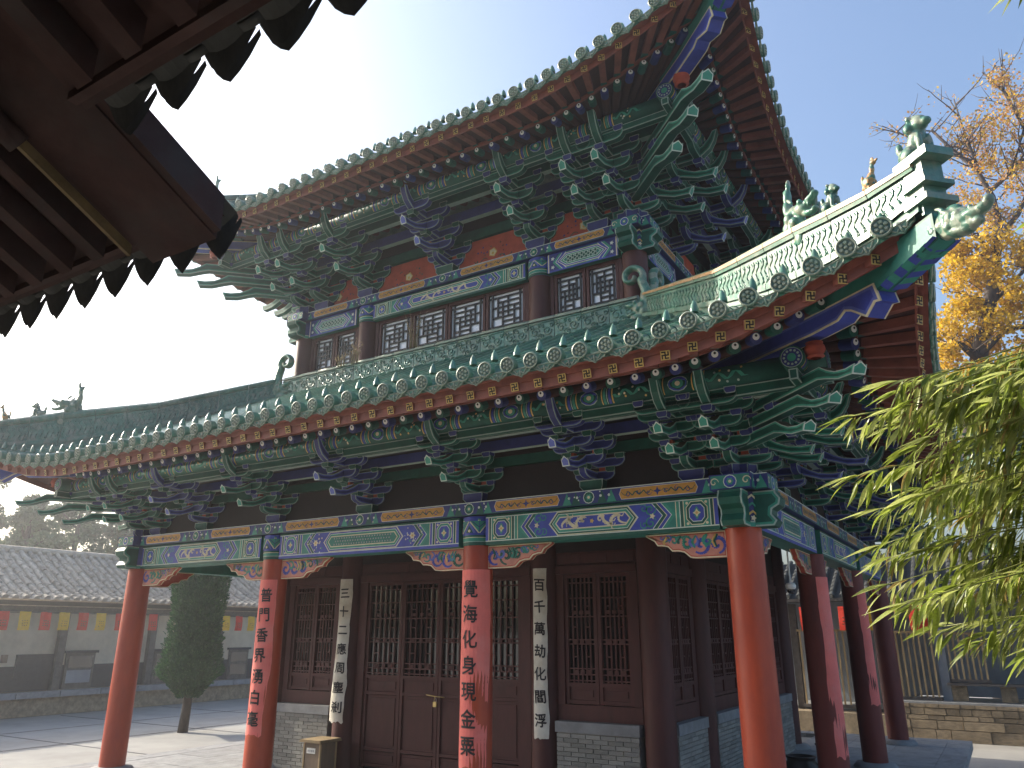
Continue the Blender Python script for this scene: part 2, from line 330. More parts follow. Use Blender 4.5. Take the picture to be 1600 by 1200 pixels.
def paint_bay(P, L, H, kind, rng):
    """painted beam front, u 0..L, v 0..H"""
    P.rect(0, 0, L, H, 'green_mid', 0.6)
    P.rect(0, 0, L, 0.045, 'blue_bright' if kind else 'green', 1); P.rect(0, H - 0.035, L, H, 'green', 1)
    P.rect(0, 0.045, L, 0.058, 'pale', 1.2); P.rect(0, H - 0.047, L, H - 0.035, 'pale', 1.2)
    y0, y1 = 0.06, H - 0.05; h = y1 - y0; c = (y0 + y1) / 2
    bx = 1.02 * h
    for sgn in (1, -1):
        def U(u): return u if sgn > 0 else L - u
        def rc(a, b, k, lay=1.4): P.rect(min(U(a), U(b)), y0, max(U(a), U(b)), y1, k, lay)
        x = 0.0
        for w, k in ((0.05, 'blue_bright'), (0.012, 'cream'), (0.035, 'green'), (0.012, 'pale')):
            rc(x, x + w, k); x += w
        # box with a lozenge flower
        A, B = x, x + bx
        rc(A, B, 'blue_bright' if kind else 'green_light', 1.3)
        m = (A + B) / 2; q = bx / 2
        octo = [(U(m + q * a), c + h / 2 * b) for a, b in ((0.86, 0.45), (0.45, 0.93), (-0.45, 0.93), (-0.86, 0.45), (-0.86, -0.45), (-0.45, -0.93), (0.45, -0.93), (0.86, -0.45))]
        P.nest(octo, [('cream', 0.011), ('green' if not kind else 'green_light', 0.03), ('pale', 0.009), ('blue_bright', 0.03)], 1.8)
        P.poly([(U(m + 0.30 * q), c), (U(m), c + 0.26 * h), (U(m - 0.30 * q), c), (U(m), c - 0.26 * h)], 'green_light', 4)
        P.flower(U(m), c, 0.055, 'cream', 4.6, 4, 0.5); P.disc(U(m), c, 0.02, 'gold', 5, 6)
        for da, db in ((0.75, 0.8), (-0.75, 0.8), (0.75, -0.8), (-0.75, -0.8)): P.disc(U(m + da * q), c + db * h / 2, 0.02, 'cream', 2, 6)
        x = B
        for w, k in ((0.012, 'cream'), (0.04, 'green'), (0.012, 'pale'), (0.04, 'blue_bright' if kind else 'green_light'), (0.012, 'cream')):
            rc(x, x + w, k); x += w
        # nested chevrons
        cw = h * 0.42
        seq = [('green_light', 0.05), ('pale', 0.012), ('blue_bright', 0.05), ('cream', 0.012), ('green', 0.05), ('pale', 0.012)]
        xx = x
        for i, (k, w) in enumerate(seq):
            P.poly([(U(xx + cw), y0), (U(xx), c), (U(xx + cw), y1), (U(xx + cw + 1.1 * h), y1), (U(xx + cw + 1.1 * h), y0)], k, 1.5 + i * 0.4); xx += w
        fx = xx + cw * 0.35
        P.poly([(U(xx + cw), y0), (U(xx), c), (U(xx + cw), y1), (U(xx + cw + 1.0 * h), y1), (U(xx + cw + 1.0 * h - 0.42 * h), c) , (U(xx + cw + 1.0 * h), y0)], 'blue_bright', 4.2)
        if kind:   # flower sprays
            P.flower(U(fx + 0.30 * h), c, 0.065, 'cream', 5.2, 6, 0.6); P.disc(U(fx + 0.30 * h), c, 0.02, 'gold', 5.6, 6)
            for i in range(26):
                a = rng.uniform(0, 2 * pi); r = rng.uniform(0.08, 0.24)
                P.disc(U(fx + 0.30 * h + r * cos(a)), c + r * 0.8 * sin(a), rng.uniform(0.008, 0.02), rng.choice(('pale', 'green_light', 'cream')), 5, 6)
        else:
            for v, f in ((0.27, 1), (-0.27, -1)):
                P.spiral(U(fx + 0.34 * h), c + v * h, 0.085, 1.3, 0.022, 'green_light', 5, 0.4, f * sgn)
                P.spiral(U(fx + 0.62 * h), c + v * h * 1.2, 0.06, 1.2, 0.018, 'green_light', 5, 2.4, f * sgn)
            P.flower(U(fx + 0.26 * h), c, 0.045, 'cream', 5.2, 5, 0.5)
        xe = xx + cw + 1.0 * h - 0.42 * h
    # long centre panel
    a = xe + 0.015; b = L - a; k6 = 0.40 * h
    hexa = [(a, c), (a + k6, y0), (b - k6, y0), (b, c), (b - k6, y1), (a + k6, y1)]
    P.nest(hexa, [('cream', 0.012), ('green' if not kind else 'blue_bright', 0.022), ('pale', 0.009), ('green_light', 0.03), ('cream', 0.012)], 5.6)
    inner = inset2(hexa, 0.09)
    if not kind:
        P.poly(inner, 'blue_bright', 8.4)
        for s in (1, -1):
            cx = (a + b) / 2; l = (b - a) * 0.27
            pts = []
            for i in range(25):
                t = i / 24; pts.append((cx + s * (0.12 + l * t) + .03 * sin(t * 20), c + 0.075 * sin(t * 10.5 + 0.6) * (1 - 0.2 * t)))
            P.stroke(pts, 0.048, 'cream', 9)
            P.spiral(cx + s * 0.13, c + 0.02, 0.055, 0.9, 0.026, 'cream', 9.4, 0.5)
            for i in range(9):
                p = pts[2 + i * 2 + (i % 2)]; an = rng.uniform(0, 2 * pi)
                P.stroke([p, (p[0] + 0.05 * cos(an), p[1] + 0.05 * sin(an)), (p[0] + 0.07 * cos(an + 0.6), p[1] + 0.075 * sin(an + 0.6))], 0.016, 'cream', 9.4)
        P.flower((a + b) / 2, c, 0.035, 'gold', 9, 5, 0.6)
    else:
        P.poly(inner, 'green_mid', 8.4)
        rows = 3; st = (inner[4][1] - inner[1][1]) / rows
        for j in range(rows):
            x = inner[0][0] + 0.13 + (st * 0.55 if j % 2 else 0)
            while x < inner[3][0] - 0.12:
                vv = inner[1][1] + st * (j + 0.5)
                P.flower(x, vv, st * 0.48, 'green', 9, 3, 0.88); P.flower(x, vv, st * 0.3, 'pale', 9.4, 3, 0.85); P.disc(x, vv, st * 0.17, 'blue', 9.8, 6)
                x += st * 1.12

def paint_rail(P, L, H, marks, rng):
    """flat rail over the beam: orange scrolled boards between, floral strips round the bracket sets (u positions in marks)"""
    P.rect(0, 0, L, H, 'blue', 0.6); P.rect(0, 0, L, 0.014, 'green', 1); P.rect(0, H - 0.012, L, H, 'pale', 1)
    ms = sorted(marks)
    for u in ms:
        if -0.3 < u < L + 0.3:
            for du, k in ((-0.34, 'green_light'), (0.34, 'green_light'), (-0.2, 'green'), (0.2, 'green')):
                if 0 < u + du < L: P.poly([(u + du - 0.07, 0.016), (u + du + 0.07, 0.016), (u + du, H - 0.014)], k, 1.4); P.disc(u + du * 0.9, H * 0.55, 0.02, 'pale', 2, 6)
            if 0.1 < u < L - 0.1:
                P.disc(u, H / 2, 0.085, 'pale', 2, 12); P.disc(u, H / 2, 0.075, 'green', 2.4, 12); P.flower(u, H / 2, 0.05, 'green_light', 2.8, 6, .7); P.disc(u, H / 2, 0.022, 'cream', 3.4, 7)
                for k in range(8): P.disc(u + rng.uniform(-.3, .3), rng.uniform(.03, H - .03), .012, rng.choice(('cream', 'pale', 'green_light')), 2.5, 5)
    for u0, u1 in zip(ms[:-1], ms[1:]):
        a, b = u0 + 0.45, u1 - 0.45
        if b - a < 0.3: continue
        a, b = max(a, 0.05), min(b, L - 0.05)
        pts = [(a, H / 2), (a + 0.035, 0.022), (b - 0.035, 0.022), (b, H / 2), (b - 0.035, H - 0.02), (a + 0.035, H - 0.02)]
        P.nest(pts, [('blue_light', 0.006), ('cream', 0.006), ('orange', 0.02)], 3)
        m = (a + b) / 2
        P.flower(m, H / 2, 0.06, 'blue', 5, 4, 0.4)
        for s in (1, -1):
            l = (b - a) / 2 - 0.1
            P.stroke([(m + s * (0.06 + l * t / 14), H / 2 + 0.03 * sin(t * 1.9)) for t in range(15)], 0.016, 'green', 5)
            for i in range(3): P.spiral(m + s * (0.12 + l * i / 3), H / 2 + (0.012 if i % 2 else -0.012), 0.04, 1.1, 0.012, 'blue', 5.4, i, s)

# ------------------------------------------------------------------ plan of the pavilion
XC = [0.0, -4.02, -8.42, -12.44]; YC = [0.0, 4.0, 8.2, 12.2]
CX, CY, HX, HY = -6.22, 6.1, 6.22, 6.1
S = 2.05
GZ = -0.6
pav = thing('temple_pavilion', 'two-storey temple pavilion with red columns, painted brackets and green glazed tile roofs', 'pavilion', (CX, CY, 0))

# columns -------------------------------------------------------------------------------------
def column(name, x, y, z0, z1, r, m, band=None):
    mb = MB()
    prof = [(r * 1.0, z0), (r * 1.0, z0 + (z1 - z0) * 0.4), (r * 0.95, z1)]
    mb.lathe(prof, (x, y, 0), m, 28)
    mb.lathe([(r * 1.75, z0 - 0.06), (r * 1.75, z0 + 0.02), (r * 1.5, z0 + 0.09), (r * 1.0, z0 + 0.10)], (x, y, 0), 'stone', 28)
    o = obj(name, mb, pav)
    if band:
        b2 = MB(); rr = r * 0.95 + 0.012; zz = z1
        cols = ['green', 'outline', 'green_light', 'cream', 'green']
        hs = [0.05, 0.012, 0.05, 0.01, 0.03]
        pr = []; z = zz
        for c, h in zip(cols, hs): pr.append((rr, z, c)); z += h
        pr.append((rr, z, 'blue_bright')); pr.append((rr, band)); b2.lathe(pr, (x, y, 0), 'blue', 28)
        P = Paint(lambda u, v, l: (x + (rr + .010 + l) * sin(u / rr), y - (rr + .010 + l) * cos(u / rr), v))
        for c_ in (-.30, 0.0, .30, .60):
            for s in (-1, 1): P.poly([(c_, band - .07), (c_ + s * 0.145, band - .07), (c_ + s * 0.145, z + 0.04)], 'green_light', 1); P.stroke([(c_ + s * .01, band - .08), (c_ + s * 0.145, z + .03)], 0.018, 'cream', 1.6, False); P.stroke([(c_ + s * .05, band - .08), (c_ + s * 0.145, z + .12)], 0.012, 'blue', 1.6, False)
            P.poly([(c_ - 0.1, z + 0.03), (c_ + 0.1, z + 0.03), (c_, z + 0.2)], 'blue_light', 2); P.poly([(c_ - 0.06, z + 0.035), (c_ + 0.06, z + 0.035), (c_, z + 0.14)], 'green', 2.5); P.flower(c_, z + 0.06, 0.028, 'cream', 3, 5)
            P.rect(c_ - 0.149, band - 0.055, c_ + 0.149, band - 0.035, 'green_light', 1); P.rect(c_ - 0.149, band - 0.065, c_ + 0.149, band - 0.055, 'cream', 1)
        off = len(b2.v); 
        for f, mi_, in zip(P.mb.f, P.mb.m):
            b2.face([P.mb.v[i] for i in f], P.mb.mats[mi_])
        obj('painted_band', b2, o)
    return o
R0 = 0.235
for i, x in enumerate(XC):
    column('column', x, 0, 0, 3.77, R0, 'column_red', 4.2 if i in (1, 2) else None)
for y in YC[1:]: column('column', 0, y, 0, 3.77, R0, 'column_shaded')
for y in YC[1:]: column('column', XC[3], y, 0, 3.77, R0, 'column_red')
# inner columns, running up to carry the upper storey
UX = [-S, XC[1], XC[2], XC[3] + S]; UY = [S, YC[1], YC[2], YC[3] - S]
for i, x in enumerate(UX): column('inner_column', x, S, 0, 9.08, 0.24, 'wood_red', 9.47 if i in (1, 2) else None)
for y in UY[1:]: column('inner_column', UX[0], y, 0, 9.08, 0.24, 'wood_red')
for y in UY[1:]: column('inner_column', UX[3], y, 0, 9.08, 0.24, 'wood_red')

# beams, rails ---------------------------------------------------------------------------------
def beams(xs, y, axis, zb, zt, zr, half, marks, sgn, first, level):
    """run of beams through columns at xs (decreasing along the facade); axis 'x' front, 'y' side"""
    for i in range(len(xs) - 1):
        a, b = xs[i], xs[i + 1]; lo, hi = min(a, b) + half * 1.05, max(a, b) - half * 1.05
        mb = MB(); L = hi - lo
        if axis == 'x': mb.box(((lo + hi) / 2, y, (zb + zt) / 2), (L, 0.34, zt - zb), 'green_mid')
        else: mb.box((y, (lo + hi) / 2, (zb + zt) / 2), (0.34, L, zt - zb), 'green_mid')
        o = obj('beam', mb, pav)
        if axis == 'x': P = Paint(lambda u, v, l: (lo + u, y - 0.17 - l, zb + v))
        else: P = Paint(lambda u, v, l: (y + sgn * (0.17 + l), lo + u if sgn > 0 else hi - u, zb + v))
        k = first if i % 2 == 0 else 1 - first
        if level == 'upper' and i != 1:
            # short end bay: scale panel drawn with narrow ends
            P.rect(0, 0, L, zt - zb, 'green_mid', .6); H = zt - zb
            for s_ in (0, 1):
                fl_ = (lambda q: L - q) if s_ else (lambda q: q)
                for j_, (k_, d_) in enumerate((('pale', .27), ('blue_bright', .255), ('pale', .19), ('green_light', .175), ('blue', .12))): P.poly([(fl_(d_ + .16), 0.012), (fl_(d_), H / 2), (fl_(d_ + .16), H - .012), (fl_(.05), H - .012), (fl_(.05), .012)], k_, .7 + .06 * j_)
                P.rect(min(fl_(0), fl_(.05)), 0, max(fl_(0), fl_(.05)), H, 'blue_bright', .9)
            P.rect(0, H - .03, L, H, 'blue_bright', .98); P.rect(0, 0, L, .03, 'blue_bright', .98)
            hexa = [(0.22, H / 2), (0.4, 0.05), (L - 0.4, 0.05), (L - 0.22, H / 2), (L - 0.4, H - 0.05), (0.4, H - 0.05)]
            P.nest(hexa, [('cream', 0.014), ('blue_bright', 0.022), ('pale', 0.012), ('green_light', 0.025), ('pale', 0.01)], 1)
            q = inset2(hexa, 0.085); P.poly(q, 'green_mid', 4)
            for j in range(3):
                u = q[0][0] + 0.1 + (0.045 if j % 2 else 0)
                while u < q[3][0] - 0.08: P.flower(u, q[1][1] + (q[4][1] - q[1][1]) * (j + .5) / 3, 0.042, 'pale', 4.5, 3, .85); P.flower(u, q[1][1] + (q[4][1] - q[1][1]) * (j + .5) / 3, 0.032, 'green', 4.9, 3, .85); u += 0.095
            for u in (0.03, L - 0.03): P.rect(u - 0.012, 0, u + 0.012, H, 'cream', 1.2)
            for u in (0.12, L - 0.12):
                for v in (.1, .28): P.flower(u, v, .045, 'pale', 1.5, 5, .5)
        else: paint_bay(P, L, zt - zb, k, random.Random(i + 5))
        obj('painted_panel', P.mb, o)
    lo, hi = min(xs) - 0.42, max(xs) + 0.42; L = hi - lo
    mb = MB()
    if axis == 'x': mb.box(((lo + hi) / 2, y, (zt + zr) / 2 + 0.004), (L, 0.52, zr - zt - 0.008), 'blue')
    else: mb.box((y, (lo + hi) / 2, (zt + zr) / 2 + 0.002), (0.516, L - 0.004, zr - zt - 0.012), 'blue')
    o = obj('flat_rail', mb, pav)
    if axis == 'x': P = Paint(lambda u, v, l: (lo + u, y - 0.26 - l, zt + v)); mk = [m - lo for m in marks]
    else:
        P = Paint(lambda u, v, l: (y + sgn * (0.26 + l), lo + u if sgn > 0 else hi - u, zt + v)); mk = [(m - lo if sgn > 0 else hi - m) for m in marks]
    paint_rail(P, L, zr - zt, mk, random.Random(3)); obj('painted_panel', P.mb, o)
    if axis == 'x': PE = [Paint(lambda u, v, l: (hi + l, y - .26 + u, zt + v)), Paint(lambda u, v, l: (lo - l, y + .26 - u, zt + v))]
    else: PE = [Paint(lambda u, v, l: (y - .258 + u, lo + .002 - l, zt + v))]
    for q in PE:
        H_ = zr - zt; q.rect(.02, .02, .5, H_ - .02, 'green_mid', 1); q.disc(.26, H_ / 2, .085, 'pale', 2, 12); q.disc(.26, H_ / 2, .074, 'blue_bright', 2.4, 12); q.flower(.26, H_ / 2, .05, 'green_light', 3, 6, .7); q.disc(.26, H_ / 2, .02, 'cream', 3.6, 7)
        for u_ in (.06, .46): q.spiral(u_, H_ / 2, .06, 1.1, .016, 'cream', 2)
        obj('painted_panel', q.mb, o)
def mids(xs): return [(a + b) / 2 for a, b in zip(xs[:-1], xs[1:])]
LM = sorted(XC + mids(XC)); LMy = sorted(YC + mids(YC))
beams(XC, 0.0, 'x', 3.77, 4.21, 4.41, 0.235, LM, 1, 0, 'lower')
beams(YC, 0.0, 'y', 3.77, 4.21, 4.41, 0.235, LMy, 1, 1, 'lower')
beams(YC, XC[3], 'y', 3.77, 4.21, 4.41, 0.235, LMy, -1, 1, 'lower')
UMx = sorted(UX + [(UX[1] + UX[2]) / 2]); UMy = sorted(UY + [(UY[1] + UY[2]) / 2])
beams(UX, S, 'x', 9.08, 9.47, 9.67, 0.235, UMx, 1, 1, 'upper')
beams(UY, UX[0], 'y', 9.08, 9.47, 9.67, 0.235, UMy, 1, 1, 'upper')
beams(UY, UX[3], 'y', 9.08, 9.47, 9.67, 0.235, UMy, -1, 1, 'upper')

# carved beam ends crossing at the corner columns
def beam_end(x, y, zb, zt, dirv):
    mb = MB(); h = zt - zb
    prof = [(0.1, 0), (0.42, 0), (0.46, 0.06), (0.40, 0.14), (0.41, 0.2), (0.50, 0.25), (0.52, 0.33), (0.47, h - 0.03), (0.47, h), (0.1, h)]
    dx, dy = dirv
    mb.prism(prof, lambda u, v, w: (x + dx * u - dy * w, y + dy * u + dx * w, zb + v), -0.15, 0.15, 'green', 'outline', 0.018, 'green_light')
    obj('beam_end', mb, pav)
for (x, y, zb, zt, xs, ys) in ((0, 0, 3.772, 4.205, 1, -1), (XC[3], 0, 3.772, 4.205, -1, -1), (-S, S, 9.082, 9.465, 1, -1), (UX[3], S, 9.082, 9.465, -1, -1)):
    beam_end(x, y, zb, zt, (xs, 0)); beam_end(x, y, zb + 0.001, zt - 0.001, (0, ys))
    mb = MB(); mb.lathe([(0.25, zb - 0.0, 'green_light'), (0.25, zb + 0.05, 'outline'), (0.25, zb + 0.07, 'blue'), (0.25, zt)], (x, y, 0), 'blue', 24)
    P = Paint(lambda u, v, l: (x + (0.268 + l) * sin(u / 0.255 + xs * pi / 4), y - (0.268 + l) * cos(u / 0.255 + xs * pi / 4), zb + v))
    for j in range(3): P.poly([(-0.12, 0.08 + j * .1), (0, 0.17 + j * .1), (0.12, 0.08 + j * .1), (0.12, .11 + j * .1), (0, .2 + j * .1), (-.12, .11 + j * .1)], ('gold', 'green_light', 'cream')[j], 1)
    P.flower(0, 0.1, 0.04, 'cream', 2, 5); 
    for f, m_ in zip(P.mb.f, P.mb.m): mb.face([P.mb.v[i] for i in f], P.mb.mats[m_])
    obj('painted_band', mb, pav)

# carved corner braces below the beams
def brace(x, sx, y, axis, outward, L, seed):
    rng = random.Random(seed)
    H = 0.33
    prof = [(0, 0), (L, 0), (L, -0.02), (L - 0.12, -0.09), (L - 0.16, -0.15), (L - 0.22, -0.15), (L - 0.30, -0.17), (L - 0.36, -0.23), (L - 0.44, -0.23), (L - 0.52, -0.25), (L - 0.60, -0.32), (L - 0.68, -H), (0, -H)]
    if axis == 'x': fn = lambda u, v, w: (x + sx * u, y + w, 3.765 + v)
    else: fn = lambda u, v, w: (y + w, x + sx * u, 3.765 + v)
    mb = MB(); mb.prism(prof, fn, -0.05, 0.05, 'vermilion', 'cream', 0.016)
    o = obj('corner_brace', mb, pav)
    P = Paint(lambda u, v, l: fn(u, v, outward * (0.05 + l)))
    ins = inset2(prof, 0.03)
    P.poly(ins, 'pink', 1)
    u = 0.12
    while u < L - 0.2:
        dep = 0.33 * (1 if u < L - 0.68 else max(0.2, (L - u) / 0.68)); r = dep * 0.36
        P.spiral(u, -dep * 0.5, r, 1.2, r * 0.45, rng.choice(('green', 'blue_bright', 'green_mid')), 2, rng.uniform(0, 6), rng.choice((1, -1)))
        P.spiral(u + r, -dep * 0.35, r * 0.7, 1.0, r * 0.35, rng.choice(('green_light', 'blue_light')), 3, rng.uniform(0, 6), rng.choice((1, -1)))
        u += r * 1.7
    for i in range(7):
        uu = rng.uniform(0.06, L * 0.75); P.stroke([(uu, -0.04), (uu + 0.05, -0.12), (uu + 0.02, -0.2 if uu < L * .5 else -.13)], 0.03, rng.choice(('green', 'blue_bright', 'green_light', 'gold')), 3.6)
    obj('painted_panel', P.mb, o)
for i, x in enumerate(XC):
    Lb = (1.08, 1.16, 1.08)
    if i < 3: brace(x - 0.21, -1, 0, 'x', -1, Lb[i], i)
    if i > 0: brace(x + 0.21, 1, 0, 'x', -1, Lb[i - 1], i + 10)
for i, y in enumerate(YC):
    if i < 3: brace(y + 0.21, 1, 0, 'y', 1, 1.05, i + 20)
    if i > 0: brace(y - 0.21, -1, 0, 'y', 1, 1.05, i + 30)
for i, y in enumerate(YC[:2]):
    brace(y + 0.21, 1, XC[3], 'y', -1, 1.05, i + 40)

# ------------------------------------------------------------------ bracket sets
TH = 0.11
def gong_mesh(L, h, t, base, name):
    a = L / 2
    prof = [(-a, h), (-a, h * 0.62), (-a + 0.012, h * 0.42), (-a + 0.045, h * 0.18), (-a + 0.09, h * 0.05), (-a + 0.14, 0), (a - 0.14, 0), (a - 0.09, h * 0.05), (a - 0.045, h * 0.18), (a - 0.012, h * 0.42), (a, h * 0.62), (a, h)]
    mb = MB(); mb.prism(prof, lambda u, v, w: (u, w, v), -t / 2, t / 2, base, 'outline', 0.0085, base + '_light'); return mb.mesh(name)
def dou_mesh(w, h, base, name):
    mb = MB(); zs = [0, h * 0.45, h]; ws = [w * 0.36, w * 0.5, w * 0.5]
    def ringp(i): a = ws[i]; return [(-a, -a, zs[i]), (a, -a, zs[i]), (a, a, zs[i]), (-a, a, zs[i])]
    A, B, C = ringp(0), ringp(1), ringp(2)
    for i in range(4):
        j = (i + 1) % 4
        mb.ringface([A[i], A[j], B[j], C[j], C[i], B[i]], base, 'outline', 0.010)
    mb.face(A[::-1], base); mb.face(C, base); return mb.mesh(name)
def ang_mesh(d0, L, t, base, name, droop=0.125):
    prof = [(d0, 0), (d0, 0.13), (L - 0.56, 0.13), (L - 0.45, 0.06), (L - 0.32, 0.0), (L - 0.15, -0.028), (L, -0.022), (L - 0.055, -droop), (L - 0.28, -droop * .86), (L - 0.50, -0.03), (L - 0.62, 0.0)]
    mb = MB(); mb.prism(prof, lambda u, v, w: (w, -u, v), -t / 2, t / 2, base, 'outline', 0.011, base + '_light', top=((2, 3, 4, 5), 'olive'))
    a, b = (L + .003, -0.018), (L - .052, -droop - .002); k = t / 2 + .002
    q = lambda x, f: (x, -(b[0] + (a[0] - b[0]) * f), b[1] + (a[1] - b[1]) * f)
    mb.ringface([q(-k, 0), q(k, 0), q(k, .72), q(0, 1.22), q(-k, .72)], base + '_light', 'pale', .014)
    return mb.mesh(name)
def horn_mesh(d0, base, name, t):
    prof = [(d0, 0), (1.02, 0), (1.16, 0.03), (1.27, 0.10), (1.34, 0.20), (1.40, 0.36), (1.33, 0.35), (1.26, 0.25), (1.17, 0.17), (1.05, 0.125), (d0, 0.115)]
    mb = MB(); mb.prism(prof, lambda u, v, w: (w, -u, v), -t / 2, t / 2, base, 'outline', 0.011, base + '_light'); return mb.mesh(name)
def tongue_mesh(d1, base, name, t):
    prof = [(-0.3, 0.115), (-0.3, 0), (d1 - 0.16, 0), (d1 - 0.08, 0.015), (d1 - 0.02, 0.05), (d1, 0.115)]
    mb = MB(); mb.prism(prof, lambda u, v, w: (w, -u, v), -t / 2, t / 2, base, 'outline', 0.011, base + '_light'); return mb.mesh(name)
MESHES = {}
for base, other in (('green', 'blue'), ('blue', 'green')):
    MESHES[base] = dict(
        g1=gong_mesh(0.62, 0.132, 0.10, base, 'bracket_arm'), g2=gong_mesh(0.94, 0.132, 0.10, base, 'bracket_arm'), g3=gong_mesh(0.74, 0.132, 0.10, base, 'bracket_arm'),
        dou=dou_mesh(0.145, 0.080, other, 'bearing_block'),
        tongue=tongue_mesh(0.46, base, 'tongue_arm', 0.105), a1=ang_mesh(-0.2, 0.97, 0.105, base, 'slanted_arm'),
        a2=ang_mesh(0.2, 1.34, 0.105, base, 'slanted_arm'), horn=horn_mesh(0.3, base, 'horned_arm', 0.105),
        d1=ang_mesh(0, 1.63, 0.15, base, 'slanted_arm', 0.115), d2=ang_mesh(0.3, 2.12, 0.15, base, 'slanted_arm', 0.115), d3=ang_mesh(0.6, 2.55, 0.15, base, 'slanted_arm', 0.115))
def core_mesh(other):
    mb = MB(); w = 0.36
    A = [(-.13, -.13, 0), (.13, -.13, 0), (.13, .13, 0), (-.13, .13, 0)]; B = [(-.18, -.18, .07), (.18, -.18, .07), (.18, .18, .07), (-.18, .18, .07)]; C = [(p[0], p[1], .16) for p in B]
    for i in range(4):
        j = (i + 1) % 4; mb.ringface([A[i], A[j], B[j], C[j], C[i], B[i]], other, 'outline', 0.014)
    mb.face(C, other)
    return mb.mesh('bracket_set')
_f = MB(); _f.box((0, 0, 0), (0.155, 0.09, 0.072), 'vermilion'); FILL = _f.mesh('red_filler')
_f = MB(); _f.box((0, 0, 0), (0.12, 0.10, 0.5), 'wood_dark'); HEART = _f.mesh('heart_block')
CORE = {'green': core_mesh('blue'), 'blue': core_mesh('green')}
T1, PT, ST = 0.16, 0.18, 0.36
def bracket_set(x, y, z, rz, base, scale=(1, 1, 1), full=True, outward=True):
    c = link('bracket_set', CORE[base], pav, (x - CX, y - CY, z)); c.rotation_euler.z = rz; c.scale = scale
    mm = MESHES[base]
    def add(n, me, p): link(n, me, c, p)
    def tz(t): return T1 + (t - 1) * PT
    for j in range(0, 4):
        arms = [('g1', j + 1), ('g2', j + 2)] if j < 3 else [('g3', 4)]
        if j == 0: arms = [('g1', 1), ('g2', 2)]
        for g, t in arms:
            if g == 'g2' and j == 2 and t > 4: continue
            add('bracket_arm', mm[g], (0, -j * ST, tz(t)))
            a = {'g1': 0.25, 'g2': 0.40, 'g3': 0.30}[g]
            for s in (-1, 1): add('bearing_block', mm['dou'], (s * a, -j * ST, tz(t) + 0.108))
    add('heart_block', HEART, (0, 0.002, 0.415))
    for s in (-1, 1): add('red_filler', FILL, (s * .15, 0, .31)); add('red_filler', FILL, (s * .22, -.36, .49))
    if outward:
        add('tongue_arm', mm['tongue'], (0, 0, tz(1) + 0.004)); add('slanted_arm', mm['a1'], (0, 0, tz(2) + 0.004))
        add('slanted_arm', mm['a2'], (0, 0, tz(3) + 0.004)); add('horned_arm', mm['horn'], (0, 0, tz(4) + 0.004))
        for j in (1, 2, 3): add('bearing_block', mm['dou'], (0, -j * ST, tz(j) + 0.110))
    return c
def corner_set(x, y, z, rz, base, scale=(1, 1, 1)):
    c = link('corner_bracket_set', CORE[base], pav, (x - CX, y - CY, z + 0.003)); c.rotation_euler.z = rz
    k = scale[0]; c.scale = (k, k, scale[2])
    for i, d in enumerate(('d1', 'd2', 'd3')):
        link('slanted_arm', MESHES[base][d], c, (0, 0, T1 + (i + 1) * PT + 0.006))
        link('bearing_block', MESHES[base]['dou'], c, (0, -(0.5 + 0.5 * i), T1 + (i + 1) * PT + 0.115)).scale = (1.4, 1.4, 1)
    mb = MB(); mb.lathe([(0.05, 0), (0.085, 0.02), (0.07, 0.04), (0.10, 0.10), (0.09, 0.16), (0.07, 0.18), (0.085, 0.2), (0.02, 0.21)], (0, 0, 0), 'vermilion', 16)
    if 'vase' not in MESHES: MESHES['vase'] = mb.mesh('vase_strut')
    v = link('vase_strut', MESHES['vase'], c, (0, -1.86, 0.985)); v.scale = (1.15, 1.15, 0.9)
SU = (1.22, 1.22, 1.35)
ZL, ZU = 4.412, 9.672
def ring_sets(xs, ys, x0, x1, y0, z, sc, comp):
    cols = {}
    k = 0
    for x in xs:   # front
        if x in (x0, x1): bracket_set(x, y0, z, 0, 'green', sc); continue
        bracket_set(x, y0, z, 0, 'green' if abs(x - CX) > 1.5 and abs(x + 4.02) < 0.01 or abs(x + 8.42) < 0.01 else 'blue', sc)
    for xx in (x0 - comp, x1 + comp): bracket_set(xx, y0, z, 0, 'green', sc)
    for i, y in enumerate(ys):
        for xs_, rz in ((x0, pi / 2), (x1, -pi / 2)):
            if rz < 0 and y > y0 + 6: continue
            bracket_set(xs_, y, z + 0.002, rz, ('green' if y == y0 else ('blue' if i % 2 else 'green')), sc)
    for xs_, rz in ((x0, pi / 2), (x1, -pi / 2)): bracket_set(xs_, y0 + comp, z + 0.002, rz, 'green', sc)
    corner_set(x0, y0, z, pi / 4, 'green', sc); corner_set(x1, y0, z, -pi / 4, 'green', sc)
ring_sets(LM, LMy, 0.0, XC[3], 0.0, ZL, (1, 1, 1), 0.56)
ring_sets(UMx, UMy, -S, UX[3], S, ZU, SU, 0.62)

# continuous tie beams through the sets, eave purlins with painted bands, boards between the sets
def ring_bar(x0, x1, y0, y1, off, z0, z1, t, k, name, faces='frl', ring=None):
    """bars at distance off outside the rectangle x0>x1,y0<y1"""
    for f in faces:
        mb = MB(); e = off + (0.0 if off < 0.9 else 0.35)
        if f == 'f': mb.box(((x0 + x1) / 2, y0 - off, (z0 + z1) / 2), (x0 - x1 + 2 * e, t, z1 - z0), k, 0, ring, 0.014)
        if f == 'r': mb.box((x0 + off, (y0 + y1) / 2, (z0 + z1) / 2 + 0.003), (t - 0.004, y1 - y0 + 2 * e - 0.02, z1 - z0), k, 0, ring, 0.014)
        if f == 'l': mb.box((x1 - off, (y0 + y1) / 2, (z0 + z1) / 2 + 0.003), (t - 0.004, y1 - y0 + 2 * e - 0.02, z1 - z0), k, 0, ring, 0.014)
        obj(name, mb, pav)
